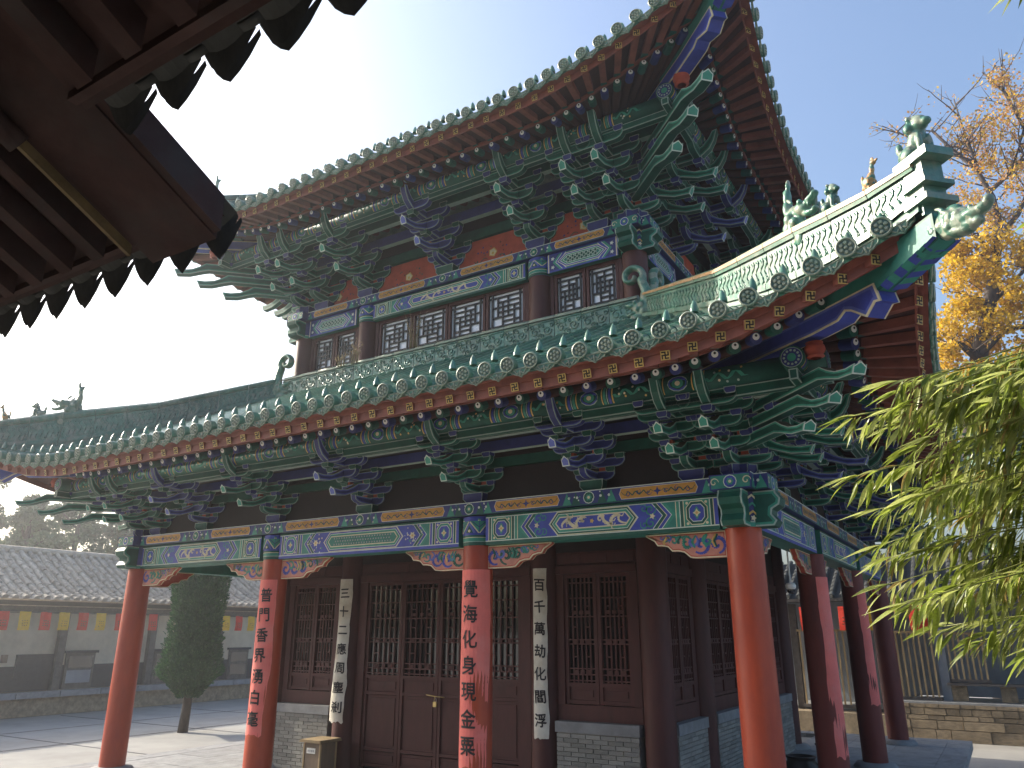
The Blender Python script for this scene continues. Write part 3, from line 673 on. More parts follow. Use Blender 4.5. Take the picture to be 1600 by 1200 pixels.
def purlin(a, b, r, axis, pos, z, sgn, name='eave_purlin'):
    mb = MB()
    if axis == 'x': mb.tube([(a, pos, z), (b, pos, z)], r, 'green', 18)
    else: mb.tube([(pos, a, z), (pos, b, z)], r, 'green', 18)
    o = obj(name, mb, pav)
    L = abs(b - a); lo = min(a, b)
    if axis == 'x': P = Paint(lambda u, v, l: (lo + u, pos - (r + l + .001) * cos(v), z - (r + l + .001) * sin(v)))
    else: P = Paint(lambda u, v, l: (pos + sgn * (r + l + .001) * cos(v), lo + u, z - (r + l + .001) * sin(v)))
    rng = random.Random(int(z * 10)); u = 0.05
    def strip(u0, u1, k, lay, v0=-0.9, v1=1.0):
        n = 6
        for i in range(n):
            va, vb = v0 + (v1 - v0) * i / n, v0 + (v1 - v0) * (i + 1) / n
            P.poly([(u0, va), (u1, va), (u1, vb), (u0, vb)], k, lay)
    i = 0
    while u < L - 0.9:
        for w, k in ((0.02, 'gold'), (0.035, 'blue_bright'), (0.012, 'outline'), (0.035, 'green_light'), (0.015, 'gold')): strip(u, u + w, k, 1); u += w + 0.012
        m = u + 0.17; P.disc(m, 0.1, 0.13, 'outline', 1.4, 12, 0.75); P.disc(m, 0.1, 0.115, 'blue_bright', 2.2, 12, 0.66); P.disc(m, 0.1, 0.075, 'green_light', 2.8, 10, 0.42); P.disc(m, 0.1, 0.035, 'cream', 3.4, 8, 0.22)
        u += 0.34
        for w, k in ((0.015, 'gold'), (0.035, 'green_light'), (0.012, 'outline'), (0.035, 'blue_bright'), (0.02, 'gold')): strip(u, u + w, k, 1); u += w + 0.012
        l = 0.5
        P.stroke([(u + l * t / 10, 0.1 + 0.35 * sin(t * 1.5)) for t in range(11)], 0.05, 'green_light', 2, False)
        for q in range(7): P.disc(u + rng.uniform(.03, l - .03), rng.uniform(-.5, .7), 0.016, rng.choice(('cream', 'gold', 'outline')), 2.6, 6, 0.12)
        u += l; i += 1
    obj('painted_panel', P.mb, o)
def level_bars(x0, x1, y0, y1, z, s, sz, back, pr, pz):
    def t(i): return z + (T1 + (i - 1) * PT) * sz
    ring_bar(x0, x1, y0, y1, 0.0, t(3) + .02, t(4) - 0.01, 0.09 * s, 'green', 'tie_beam')
    ring_bar(x0, x1, y0, y1, 0.0, t(4), t(5) + 0.1, 0.09 * s, 'wood_dark', 'tie_beam')
    ring_bar(x0, x1, y0, y1, ST * s, t(4) + .005, t(5) - 0.02, 0.09 * s, 'blue', 'tie_beam')
    ring_bar(x0, x1, y0, y1, 2 * ST * s, t(5) - 0.05 * sz, t(6) - 0.09 * sz, 0.09 * s, 'green', 'tie_beam')
    ring_bar(x0, x1, y0, y1, 3 * ST * s, pz - pr - 0.125, pz - pr - 0.002, 0.10 * s, 'green', 'eave_tie', ring='outline')
    for off_, zz_ in ((ST * s, t(4) + .005), (2 * ST * s, t(5) - .05 * sz)): ring_bar(x0, x1, y0, y1, off_, zz_ - .008, zz_ - .001, .09 * s + .006, 'outline', 'painted_line')
    e = 3 * ST * s + 0.32
    purlin(x1 - e, x0 + e, pr, 'x', y0 - 3 * ST * s, pz, 1)
    purlin(y0 - e, y1 + e, pr, 'y', x0 + 3 * ST * s, pz + .003, 1)
    purlin(y0 - e, y1 + e, pr, 'y', x1 - 3 * ST * s, pz + .003, -1)
    # carved round ends of the crossing purlins
    for sx, xx in ((1, x0), (-1, x1)):
        for px, py, d in ((xx + sx * e, y0 - 3 * ST * s, (sx, 0)), (xx + sx * 3 * ST * s, y0 - e, (0, -1))):
            mb = MB(); c = Vector((px, py, pz)); dv = Vector((d[0], d[1], 0)); sd = Vector((-d[1], d[0], 0))
            def rr(rad, k, off, n=20): mb.face([c + dv * off + (sd * cos(2 * pi * i / n) + Vector((0, 0, 1)) * sin(2 * pi * i / n)) * rad for i in range(n)], k)
            rr(pr * .98, 'green', 0.004); rr(pr * .88, 'outline', 0.007); rr(pr * .82, 'blue', 0.010); rr(pr * .35, 'green_light', 0.013)
            for i in range(12):
                a = 2 * pi * i / 12; q = c + dv * 0.016 + (sd * cos(a) + Vector((0, 0, 1)) * sin(a)) * pr * .6
                mb.face([q + (sd * cos(b) + Vector((0, 0, 1)) * sin(b)) * pr * .11 for b in (0, 1.05, 2.1, 3.14, 4.2, 5.24)], 'outline')
            obj('purlin_end', mb, pav)
level_bars(0, XC[3], 0, YC[3], ZL, 1.0, 1.0, None, 0.135, 5.43)
level_bars(-S, UX[3], S, UY[3], ZU, 1.22, 1.35, None, 0.15, 11.0)
def board(a, b, axis, pos, z0, z1, k, sgn, rng):
    mb = MB(); t = 0.05
    if axis == 'x': mb.box(((a + b) / 2, pos, (z0 + z1) / 2), (abs(b - a), t, z1 - z0), k)
    else: mb.box((pos, (a + b) / 2, (z0 + z1) / 2), (t, abs(b - a), z1 - z0), k)
    o = obj('infill_board', mb, pav)
    if k == 'vermilion':
        lo, hi = min(a, b), max(a, b); L = hi - lo; H = z1 - z0
        if axis == 'x': P = Paint(lambda u, v, l: (lo + u, pos - t / 2 - l, z0 + v))
        else: P = Paint(lambda u, v, l: (pos + sgn * (t / 2 + l), lo + u, z0 + v))
        c = L / 2
        for i in range(16):
            uu = c + rng.uniform(-.5, .5) * min(L, 1.3) * .7; vv = rng.uniform(.08, H * .75)
            if abs(uu - c) > (1 - vv / H) * L * .5: continue
            P.flower(uu, vv, rng.uniform(.02, .035), rng.choice(('blue', 'wood_red', 'green')), 1, 4, .5)
        P.flower(c, H * .45, .11, 'gold', 1.5, 5, .8); P.flower(c, H * .45, .085, 'cream', 2, 5, .8); P.disc(c, H * .42, .035, 'gold', 2.6, 6)
        if L > 1.2:
            for s in (-1, 1): P.stroke([(c + s * (.12 + .05 * i), H * .25 + .05 * sin(i)) for i in range(8)], .02, 'green', 1.5)
        pr = [(0, 0), (.16, .0), (.2, H * .3), (.34, H * .55), (.36, H * .8), (.5, H), (.0, H)]
        for s in (0, 1):
            q = [(L - u if s else u, v) for u, v in pr]; P.poly(q, 'outline', .8); q = [(L - max(u - .018, 0) if s else max(u - .018, 0), v) for u, v in pr]; P.poly(q, 'green', 1.6)
        obj('painted_panel', P.mb, o)
rg = random.Random(2)
for a, b in zip(LM[:-1], LM[1:]): board(a + .06, b - .06, 'x', 0.0, ZL + .002, ZL + 0.52, 'wood_dark', 1, rg)
for a, b in zip(LMy[:-1], LMy[1:]):
    board(a + .06, b - .06, 'y', 0.0, ZL + .002, ZL + 0.52, 'wood_dark', 1, rg); board(a + .06, b - .06, 'y', XC[3], ZL + .002, ZL + 0.52, 'wood_dark', -1, rg)
um = sorted(UX + [(UX[1] + UX[2]) / 2]); umy = sorted(UY + [(UY[1] + UY[2]) / 2])
for a, b in zip(um[:-1], um[1:]): board(a + .06, b - .06, 'x', S, ZU + .002, ZU + 0.68, 'vermilion', 1, rg)
for a, b in zip(umy[:-1], umy[1:]):
    board(a + .06, b - .06, 'y', -S, ZU + .002, ZU + 0.68, 'vermilion', 1, rg); board(a + .06, b - .06, 'y', UX[3], ZU + .002, ZU + 0.68, 'vermilion', -1, rg)

# ------------------------------------------------------------------ roofs
class Roof:
    def __init__(s, hx, hy, kin, dmid, bulge, lift, span, ex, zin, zdisc, er, zr, ef, zf, slope):
        s.hx, s.hy, s.kin, s.dm, s.bu, s.lift, s.span, s.ex = hx, hy, kin, dmid, bulge, lift, span, ex
        s.zin, s.zd, s.er, s.zr, s.ef, s.zf, s.slope = zin, zdisc, er, zr, ef, zf, slope
    def H(s, f): return s.hx if f in 'fb' else s.hy
    def W(s, f, a, off, z):
        if f == 'f': return Vector((CX + a, CY - s.hy - off, z))
        if f == 'r': return Vector((CX + s.hx + off, CY + a, z))
        if f == 'b': return Vector((CX - a, CY + s.hy + off, z))
        return Vector((CX - s.hx - off, CY - a, z))
    def outv(s, f): return {'f': Vector((0, -1, 0)), 'r': Vector((1, 0, 0)), 'b': Vector((0, 1, 0)), 'l': Vector((-1, 0, 0))}[f]
    def hc(s, f): return s.H(f) + s.dm + s.bu
    def q(s, f, a): return max(0.0, (abs(a) - (s.hc(f) - s.span)) / s.span) ** s.ex
    def surf(s, f, a, t):
        """roof surface: a along the eave, t 0 (top) .. 1 (eave)"""
        q = s.q(f, a); off = -s.kin + (s.dm + s.kin) * t + s.bu * q * t * t
        z = s.zin + (s.zd - 0.09 - s.zin) * (1.10 * t - 0.10 * t * t) + s.lift * q * t * t
        return s.W(f, a, off, z)
    def t0(s, f, a): return max(0.0, (abs(a) - (s.H(f) - s.kin)) / (s.dm + s.bu + s.kin))
    def line(s, f, a):
        """under-eave rafter line that ends at eave position a: returns fn(off_mid, zbase)->point"""
        q = s.q(f, a); ai = max(-(s.H(f) - 0.6), min(s.H(f) - 0.6, a)); offe = s.dm + s.bu * q
        def P(off, z, lf):
            w = (off + 0.6) / (s.dm + 0.6)
            return s.W(f, ai + (a - ai) * w, -0.6 + (offe + 0.6) * w, z + s.lift * q * lf)
        return P
LOW = Roof(6.22, 6.1, 1.72, 2.36, 0.28, 0.66, 3.5, 2.0, 7.62, 5.62, 1.60, 5.43, 2.26, 5.365, 0.40)
UPP = Roof(6.22 - S, 6.1 - S, 0.9, 2.68, 0.32, 0.85, 4.2, 1.7, 13.2, 11.17, 1.90, 10.98, 2.58, 10.985, 0.32)

def roof_sheet(rf, f, name='roof_bed'):
    mb = MB(); n = 72; hc = rf.hc(f); rows = 10
    for i in range(n):
        a0, a1 = -hc + 2 * hc * i / n, -hc + 2 * hc * (i + 1) / n
        for j in range(rows):
            def pt(a, u):
                t = rf.t0(f, a); return rf.surf(f, a, t + (1 - t) * u)
            mb.face([pt(a0, (j + 1) / rows), pt(a1, (j + 1) / rows), pt(a1, j / rows), pt(a0, j / rows)], 'tile_bed', True)
        # front lip
        A, B = rf.surf(f, a0, 1), rf.surf(f, a1, 1); d = Vector((0, 0, -0.05))
        mb.face([A + d, B + d, B, A], 'glaze_dark')
        # sealing slab under the tiles so that no light leaks in
        mb.face([A + d, B + d, rf.line(f, a1)(rf.ef - 0.02, rf.zd - 0.13, 1.0), rf.line(f, a0)(rf.ef - 0.02, rf.zd - 0.13, 1.0)], 'fascia_red')
    return obj(name, mb, pav)

def tile_row_mesh(pts, r, name, k, seg=6, per=0.30):
    """half-round cover tiles laid along pts (world), with a small step at every joint"""
    mb = MB(); P = [Vector(p) for p in pts]
    L = [0.0]
    for i in range(1, len(P)): L.append(L[-1] + (P[i] - P[i - 1]).length)
    n = max(1, int(round(L[-1] / per)))
    def at(s):
        for i in range(1, len(P)):
            if s <= L[i] or i == len(P) - 1:
                w = (s - L[i - 1]) / max(1e-6, L[i] - L[i - 1]); return P[i - 1].lerp(P[i], w)
    for i in range(n):
        A, B = at(L[-1] * i / n), at(L[-1] * (i + 1) / n); d = (B - A).normalized(); sd = d.cross(Vector((0, 0, 1))).normalized(); up = sd.cross(d)
        ra, rb = r * 0.93, r * 1.04
        for j in range(seg):
            a, b = pi * j / seg, pi * (j + 1) / seg
            mb.face([A + sd * cos(a) * ra + up * sin(a) * ra, A + sd * cos(b) * ra + up * sin(b) * ra, B + sd * cos(b) * rb + up * sin(b) * rb, B + sd * cos(a) * rb + up * sin(a) * rb], k, True)
        mb.face([B + sd * cos(pi * j / seg) * rb + up * sin(pi * j / seg) * rb for j in range(seg + 1)], k)
    return mb.mesh(name)

def disc_mesh():
    """round end tile facing +X, radius 0.1, with rim and flower relief"""
    mb = MB(); n = 20
    def ring(r, x): return [(x, r * cos(2 * pi * i / n), r * sin(2 * pi * i / n)) for i in range(n)]
    rs = [ring(0.098, -0.10), ring(0.10, 0.0), ring(0.088, 0.008), ring(0.080, 0.0), ring(0.077, -0.012)]
    for a, b in zip(rs[:-1], rs[1:]):
        for i in range(n): j = (i + 1) % n; mb.face([a[i], a[j], b[j], b[i]], 'glaze_pale' if a is not rs[0] else 'glaze', True)
    mb.face(rs[-1], 'glaze_dark')
    def bump(cy, cz, r, h, k):
        m = 7; o = [(-0.012, cy + r * cos(2 * pi * i / m), cz + r * sin(2 * pi * i / m)) for i in range(m)]; t = (h, cy, cz)
        o2 = [(h * 0.8, cy + r * .6 * cos(2 * pi * i / m), cz + r * .6 * sin(2 * pi * i / m)) for i in range(m)]
        for i in range(m): j = (i + 1) % m; mb.face([o[i], o[j], o2[j], o2[i]], k, True)
        mb.face(o2, k)
    bump(0, 0, 0.022, 0.014, 'glaze_pale')
    for i in range(6): a = pi / 6 + 2 * pi * i / 6; bump(0.048 * cos(a), 0.048 * sin(a), 0.024, 0.010, 'glaze_pale')
    return mb.mesh('tile_end')
def drip_mesh():
    mb = MB(); w = 0.145
    prof = [(-w, 0.05), (w, 0.05), (w, 0.015), (w * .86, -0.012), (w * .68, -0.018), (w * .50, -0.036), (w * .24, -0.042), (0, -0.066), (-w * .24, -0.042), (-w * .50, -0.036), (-w * .68, -0.018), (-w * .86, -0.012), (-w, 0.015)]
    mb.prism(prof, lambda u, v, x: (x, u, v), 0.0, 0.016, 'glaze', None)
    ins = inset2(prof, 0.016)
    for i in range(len(prof)):
        j = (i + 1) % len(prof); mb.face([(0.0165, *prof[i]), (0.0165, *prof[j]), (0.026, *inset2(prof, .006)[j]), (0.026, *inset2(prof, .006)[i])], 'glaze_pale'); mb.face([(0.026, *inset2(prof, .006)[i]), (0.026, *inset2(prof, .006)[j]), (0.0165, *ins[j]), (0.0165, *ins[i])], 'glaze_pale')
    for s in (-1, 1):
        mb.tube([(0.02, s * (0.02 + 0.013 * i), 0.005 - 0.022 * sin(i * .9)) for i in range(7)], 0.009, 'glaze_pale', 4)
    mb.tube([(0.02, 0, 0.03), (0.022, 0, -0.04)], 0.012, 'glaze_pale', 5)
    return mb.mesh('drip_tile')
def cap_mesh():
    mb = MB(); mb.lathe([(0.048, 0.0), (0.05, 0.035), (0.044, 0.05), (0.036, 0.09), (0.014, 0.135), (0.002, 0.15)], (0, 0, 0), 'glaze', 10); return mb.mesh('nail_cap')
def round_rafter_mesh(k):
    mb = MB(); n = 14; r = 0.068
    c0 = [(0, r * cos(2 * pi * i / n), r * sin(2 * pi * i / n)) for i in range(n)]
    c9 = [(0.93, y, z) for _, y, z in c0]; c1 = [(1, y, z) for _, y, z in c0]
    for i in range(n):
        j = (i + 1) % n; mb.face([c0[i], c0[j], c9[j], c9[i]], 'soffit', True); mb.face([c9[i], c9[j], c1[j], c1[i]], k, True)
    mb.face(c1, k)
    def ci(rr, dz, x, kk): mb.face([(x, rr * cos(2 * pi * i / 12), dz + rr * sin(2 * pi * i / 12)) for i in range(12)], kk)
    ci(0.040, 0.022, 1.0015, 'white'); ci(0.015, 0.034, 1.003, 'black'); return mb.mesh('round_rafter')
def flying_rafter_mesh():
    mb = MB(); h = 0.052
    c = [(-h, -h), (h, -h), (h, h), (-h, h)]
    for i in range(4):
        j = (i + 1) % 4
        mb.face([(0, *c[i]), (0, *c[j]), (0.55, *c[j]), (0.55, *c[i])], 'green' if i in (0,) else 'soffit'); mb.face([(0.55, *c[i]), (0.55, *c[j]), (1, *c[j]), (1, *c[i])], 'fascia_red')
    mb.face([(1, *p) for p in c], 'gold')
    # meander cross on the gilded end
    q = h * .78; b = h * .14
    def bar(y0, z0, y1, z1): mb.face([(1.002, -y1, z0), (1.002, -y0, z0), (1.002, -y0, z1), (1.002, -y1, z1)], 'wood_dark')
    bar(-b, -q, b, q); bar(-q, -b, -b * 1.01, b); bar(b * 1.01, -b, q, b)
    bar(b * 1.01, q - 2 * b, q, q); bar(-q, -q, -b * 1.01, -q + 2 * b); bar(q - 2 * b, -q, q, -b * 1.01); bar(-q, b * 1.01, -q + 2 * b, q)
    return mb.mesh('flying_rafter')
MD, MDR, MCP, MFR = disc_mesh(), drip_mesh(), cap_mesh(), flying_rafter_mesh()
MRR = [round_rafter_mesh('green'), round_rafter_mesh('blue')]

def eave(rf, f, dx, rows=True, caps=True, rafters=True, lo=None, hi=None, ends=True):
    hc = rf.hc(f); n = int(hc / dx); out = rf.outv(f)
    for i in range(-n, n + 1):
        a = i * dx
        if abs(a) > hc - 0.12: continue
        if (lo is not None and a < lo) or (hi is not None and a > hi): continue
        t0 = rf.t0(f, a)
        pts = [rf.surf(f, a, t0 + (1 - t0) * k / 9) for k in range(10)]
        up = Vector((0, 0, 0.03))
        d = (pts[-1] - pts[-2]).normalized()
        if rows and (pts[-1] - pts[0]).length > 0.25:
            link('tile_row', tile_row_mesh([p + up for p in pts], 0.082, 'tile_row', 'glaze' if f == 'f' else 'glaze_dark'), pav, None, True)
        if ends:
            e = pts[-1] + Vector((0, 0, 0.070)) + out * 0.075
            o = link('tile_end', MD, pav); o.matrix_parent_inverse = Matrix.Translation(-Vector(pav.location))
            j = R.uniform(-.03, .03); orient(o, e, out + Vector((out.y * j, -out.x * j, -0.12 + R.uniform(-.03, .03))))
            if caps:
                o = link('nail_cap', MCP, pav); o.matrix_parent_inverse = Matrix.Translation(-Vector(pav.location)); o.location = e - d * 0.26 + Vector((0, 0, 0.075)); o.rotation_euler = (R.uniform(-.06, .06), R.uniform(-.06, .06), 0)
        a2 = a + dx / 2
        if ends and abs(a2) < hc - 0.12:
            p = rf.surf(f, a2, 1) + out * 0.012 + Vector((0, 0, -0.035))
            o = link('drip_tile', MDR, pav); o.matrix_parent_inverse = Matrix.Translation(-Vector(pav.location))
            p0 = rf.surf(f, a2 - .1, 1); p1 = rf.surf(f, a2 + .1, 1); tv = (p1 - p0).normalized(); nrm = tv.cross(Vector((0, 0, 1))).normalized()
            y = tv; x = nrm if nrm.dot(out) > 0 else -nrm; x = (x + Vector((0, 0, -.15))).normalized(); z = x.cross(y).normalized(); 
            if z.z < 0: y = -y; z = -z
            m = Matrix((x, y, z)).transposed(); o.location = p; o.rotation_euler = m.to_euler()
    if not rafters: return
    m = int((hc - 0.30) / dx)
    for i in range(-m, m + 1):
        a = i * dx
        if (lo is not None and a < lo) or (hi is not None and a > hi): continue
        P = rf.line(f, a)
        A = P(-0.5, rf.zr + (rf.er + 0.5) * rf.slope, 0.0); B = P(rf.er, rf.zr, 0.80)
        o = link('round_rafter', MRR[i % 2], pav); o.matrix_parent_inverse = Matrix.Translation(-Vector(pav.location)); orient(o, A, B - A, scale=((B - A).length, 1, 1))
        A = P(rf.er - 0.6, rf.zr + 0.6 * rf.slope * .8 + 0.125, 0.62); B = P(rf.ef, rf.zf, 1.0)
        o = link('flying_rafter', MFR, pav); o.matrix_parent_inverse = Matrix.Translation(-Vector(pav.location)); orient(o, A, B - A, scale=((B - A).length, 1, 1))
def under(rf, f):
    hc = rf.hc(f); n = 90
    A = [-hc + 0.02 + (2 * hc - .04) * i / n for i in range(n + 1)]
    def strip(name, fn, k, k2=None, wob=0):
        mb = MB(); rows = [fn(rf.line(f, a)) for a in A]
        for i in range(n):
            for j in range(len(rows[0]) - 1):
                mb.face([rows[i][j], rows[i + 1][j], rows[i + 1][j + 1], rows[i][j + 1]], k)
        obj(name, mb, pav)
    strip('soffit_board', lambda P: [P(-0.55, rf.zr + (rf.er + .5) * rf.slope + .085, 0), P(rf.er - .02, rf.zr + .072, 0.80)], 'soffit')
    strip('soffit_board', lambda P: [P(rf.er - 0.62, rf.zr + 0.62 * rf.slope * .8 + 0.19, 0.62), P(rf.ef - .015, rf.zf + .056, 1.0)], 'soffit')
    strip('fascia_board', lambda P: [P(rf.ef - .05, rf.zf - .062, 1.0), P(rf.ef - .03, rf.zf - .062, 1.0), P(rf.ef - .03, rf.zf + .05, 1.0), P(rf.ef - .012, rf.zf + .05, 1.0), P(rf.ef + .012, rf.zd - .075, 1.0), P(rf.ef - .1, rf.zd - .07, 1.0)], 'fascia_red')
    rng = random.Random(5); w = {}
    strip('eave_lip', lambda P: (lambda j: [P(rf.er - .02, rf.zr + .075, .8), P(rf.er + .03, rf.zr + .062 + j, .8), P(rf.er + .035, rf.zr + .125 + j, .8), P(rf.er - .02, rf.zr + .16, .8)])(rng.uniform(-.012, .012)), 'fascia_red')
DX = 0.325
for f in 'frlb': roof_sheet(LOW, f)
for f in 'frlb': roof_sheet(UPP, f)
eave(LOW, 'f', DX); eave(LOW, 'r', DX, lo=None, hi=5.0)
eave(LOW, 'l', DX, hi=8.9, lo=2.0, rafters=False, caps=False)
eave(LOW, 'l', DX, hi=1.9, lo=-8.9, rafters=False, caps=False, ends=False)
eave(UPP, 'f', DX); eave(UPP, 'r', DX, rows=False)
for f in 'frl': under(LOW, f); under(UPP, f)
eave(UPP, 'l', DX, lo=3.0, rows=False, caps=False)

# hip corner beams, hip ridges, ridge beasts -----------------------------------------------------
def diag_fn(cx, cy, sx, sy):
    """frame along a corner diagonal: g outward distance along x and y, w sideways"""
    k = 1 / sqrt(2)
    return lambda g, z, w=0.0: Vector((cx + sx * g + w * k * sy * -1 * sx * sx, cy + sy * g + w * k * sx * 1 * sy * sy, z)) if False else Vector((cx + sx * (g + w * k), cy + sy * (g - w * k), z))
BEAST = {}
def beast_mesh():
    b = [((0, 0, .10), (.16, .09, .12)), ((-.03, 0, .26), (.12, .085, .14)), ((-.06, 0, .40), (.09, .07, .11)), ((.06, 0, .42), (.11, .075, .08)),
         ((.19, 0, .46), (.09, .055, .04), -.35), ((.17, 0, .34), (.10, .05, .03), .15), ((.26, 0, .50), (.03, .045, .03)), ((.26, 0, .35), (.025, .04, .025)),
         ((-.16, 0, .50), (.05, .06, .12), -.2), ((-.17, 0, .64), (.04, .045, .10)), ((-.15, 0, .76), (.022, .03, .07)), ((-.20, 0, .70), (.03, .02, .05), -.6)]
    for s in (-1, 1):
        b += [((.10, s * .06, .47), (.03, .025, .03)), ((-.02, s * .08, .52), (.07, .02, .02), .7), ((-.07, s * .08, .36), (.05, .03, .06)), ((-.10, s * .07, .28), (.06, .03, .06)), ((.02, s * .08, .30), (.05, .03, .05)), ((.10, s * .07, .12), (.07, .04, .10)), ((.2, s * .04, .41), (.012, .012, .03))]
    for i in range(6): b.append(((-.20 + .01 * i, 0, .16 + .07 * i), (.05, .03, .04), -.5))
    return sculpt('ridge_beast', b, 0.013, ['glaze', 'glaze_pale', 'glaze_amber'])
def lion_mesh(k1, k2):
    b = [((-.06, 0, .07), (.09, .065, .075)), ((.0, 0, .14), (.06, .055, .09), .35), ((.05, 0, .24), (.055, .055, .055)), ((.10, 0, .225), (.035, .035, .028)), ((.03, 0, .28), (.04, .045, .03)), ((-.13, 0, .10), (.035, .03, .05), .5), ((-.15, 0, .17), (.025, .025, .05))]
    for s in (-1, 1): b += [((.06, s * .04, .08), (.022, .022, .09)), ((.09, s * .04, .012), (.03, .024, .018)), ((-.04, s * .06, .05), (.055, .03, .05)), ((.01, s * .05, .285), (.018, .018, .025)), ((.0, s * .055, .22), (.03, .025, .04))]
    return sculpt('ridge_lion', b, 0.009, [k1, k2])
def bird_mesh():
    b = [((-.03, 0, .09), (.07, .05, .07)), ((.0, 0, .16), (.045, .045, .07)), ((.02, 0, .25), (.03, .03, .06)), ((.045, 0, .32), (.04, .032, .032)), ((.09, 0, .325), (.035, .015, .014)), ((-.10, 0, .10), (.03, .03, .06), .6), ((-.13, 0, .18), (.02, .02, .07)), ((.03, 0, .365), (.03, .01, .02))]
    for s in (-1, 1): b += [((.0, s * .03, .04), (.018, .018, .05)), ((-.03, s * .05, .12), (.06, .015, .05), .4)]
    return sculpt('ridge_bird', b, 0.009, ['glaze_amber', 'glaze_dark'])
def dragon_head_mesh():
    b = [((0, 0, 0), (.17, .12, .17)), ((-.16, 0, -.02), (.12, .12, .17)), ((.14, 0, .0), (.17, .115, .14)), ((.28, 0, .03), (.15, .095, .07), -.1), ((.40, 0, .06), (.09, .075, .055), -.5), ((.46, 0, .12), (.045, .06, .06)),
         ((.22, 0, -.065), (.16, .085, .05), .0), ((.35, 0, -.05), (.06, .06, .045), -.3), ((.05, 0, .13), (.10, .07, .06)), ((.10, 0, -.11), (.22, .10, .05))]
    for s in (-1, 1):
        b += [((.16, s * .085, .06), (.045, .03, .04)), ((.08, s * .10, .03), (.05, .03, .06)), ((.02, s * .09, .10), (.09, .02, .025), .4), ((-.05, s * .09, .15), (.07, .018, .02), .2), ((.30, s * .06, .09), (.025, .02, .025)), ((.06, s * .1, -.05), (.05, .025, .05)), ((-.04, s * .1, -.02), (.05, .025, .05)), ((-.12, s * .1, -.06), (.05, .025, .05))]
        for i in range(3): b.append(((.22 + .05 * i, s * .055, -.01), (.012, .012, .035)))
    return sculpt('corner_dragon', b, 0.012, ['glaze', 'glaze_pale'])
BEAST = dict(beast=beast_mesh(), lion=lion_mesh('glaze_dark', 'glaze_pale'), bird=bird_mesh(), dragon=dragon_head_mesh(), rider=lion_mesh('glaze', 'glaze_pale'))
def put(name, me, pos, ang, sc=1.0, pitch=0.0):
    o = link(name, me, pav); o.matrix_parent_inverse = Matrix.Translation(-Vector(pav.location))
    o.location = pos; o.rotation_euler = (0, pitch, ang); o.scale = (sc,) * 3; return o
def lerp_tab(tab, x):
    for (x0, y0), (x1, y1) in zip(tab[:-1], tab[1:]):
        if x <= x1: return y0 + (y1 - y0) * max(0, (x - x0)) / (x1 - x0)
    return tab[-1][1]
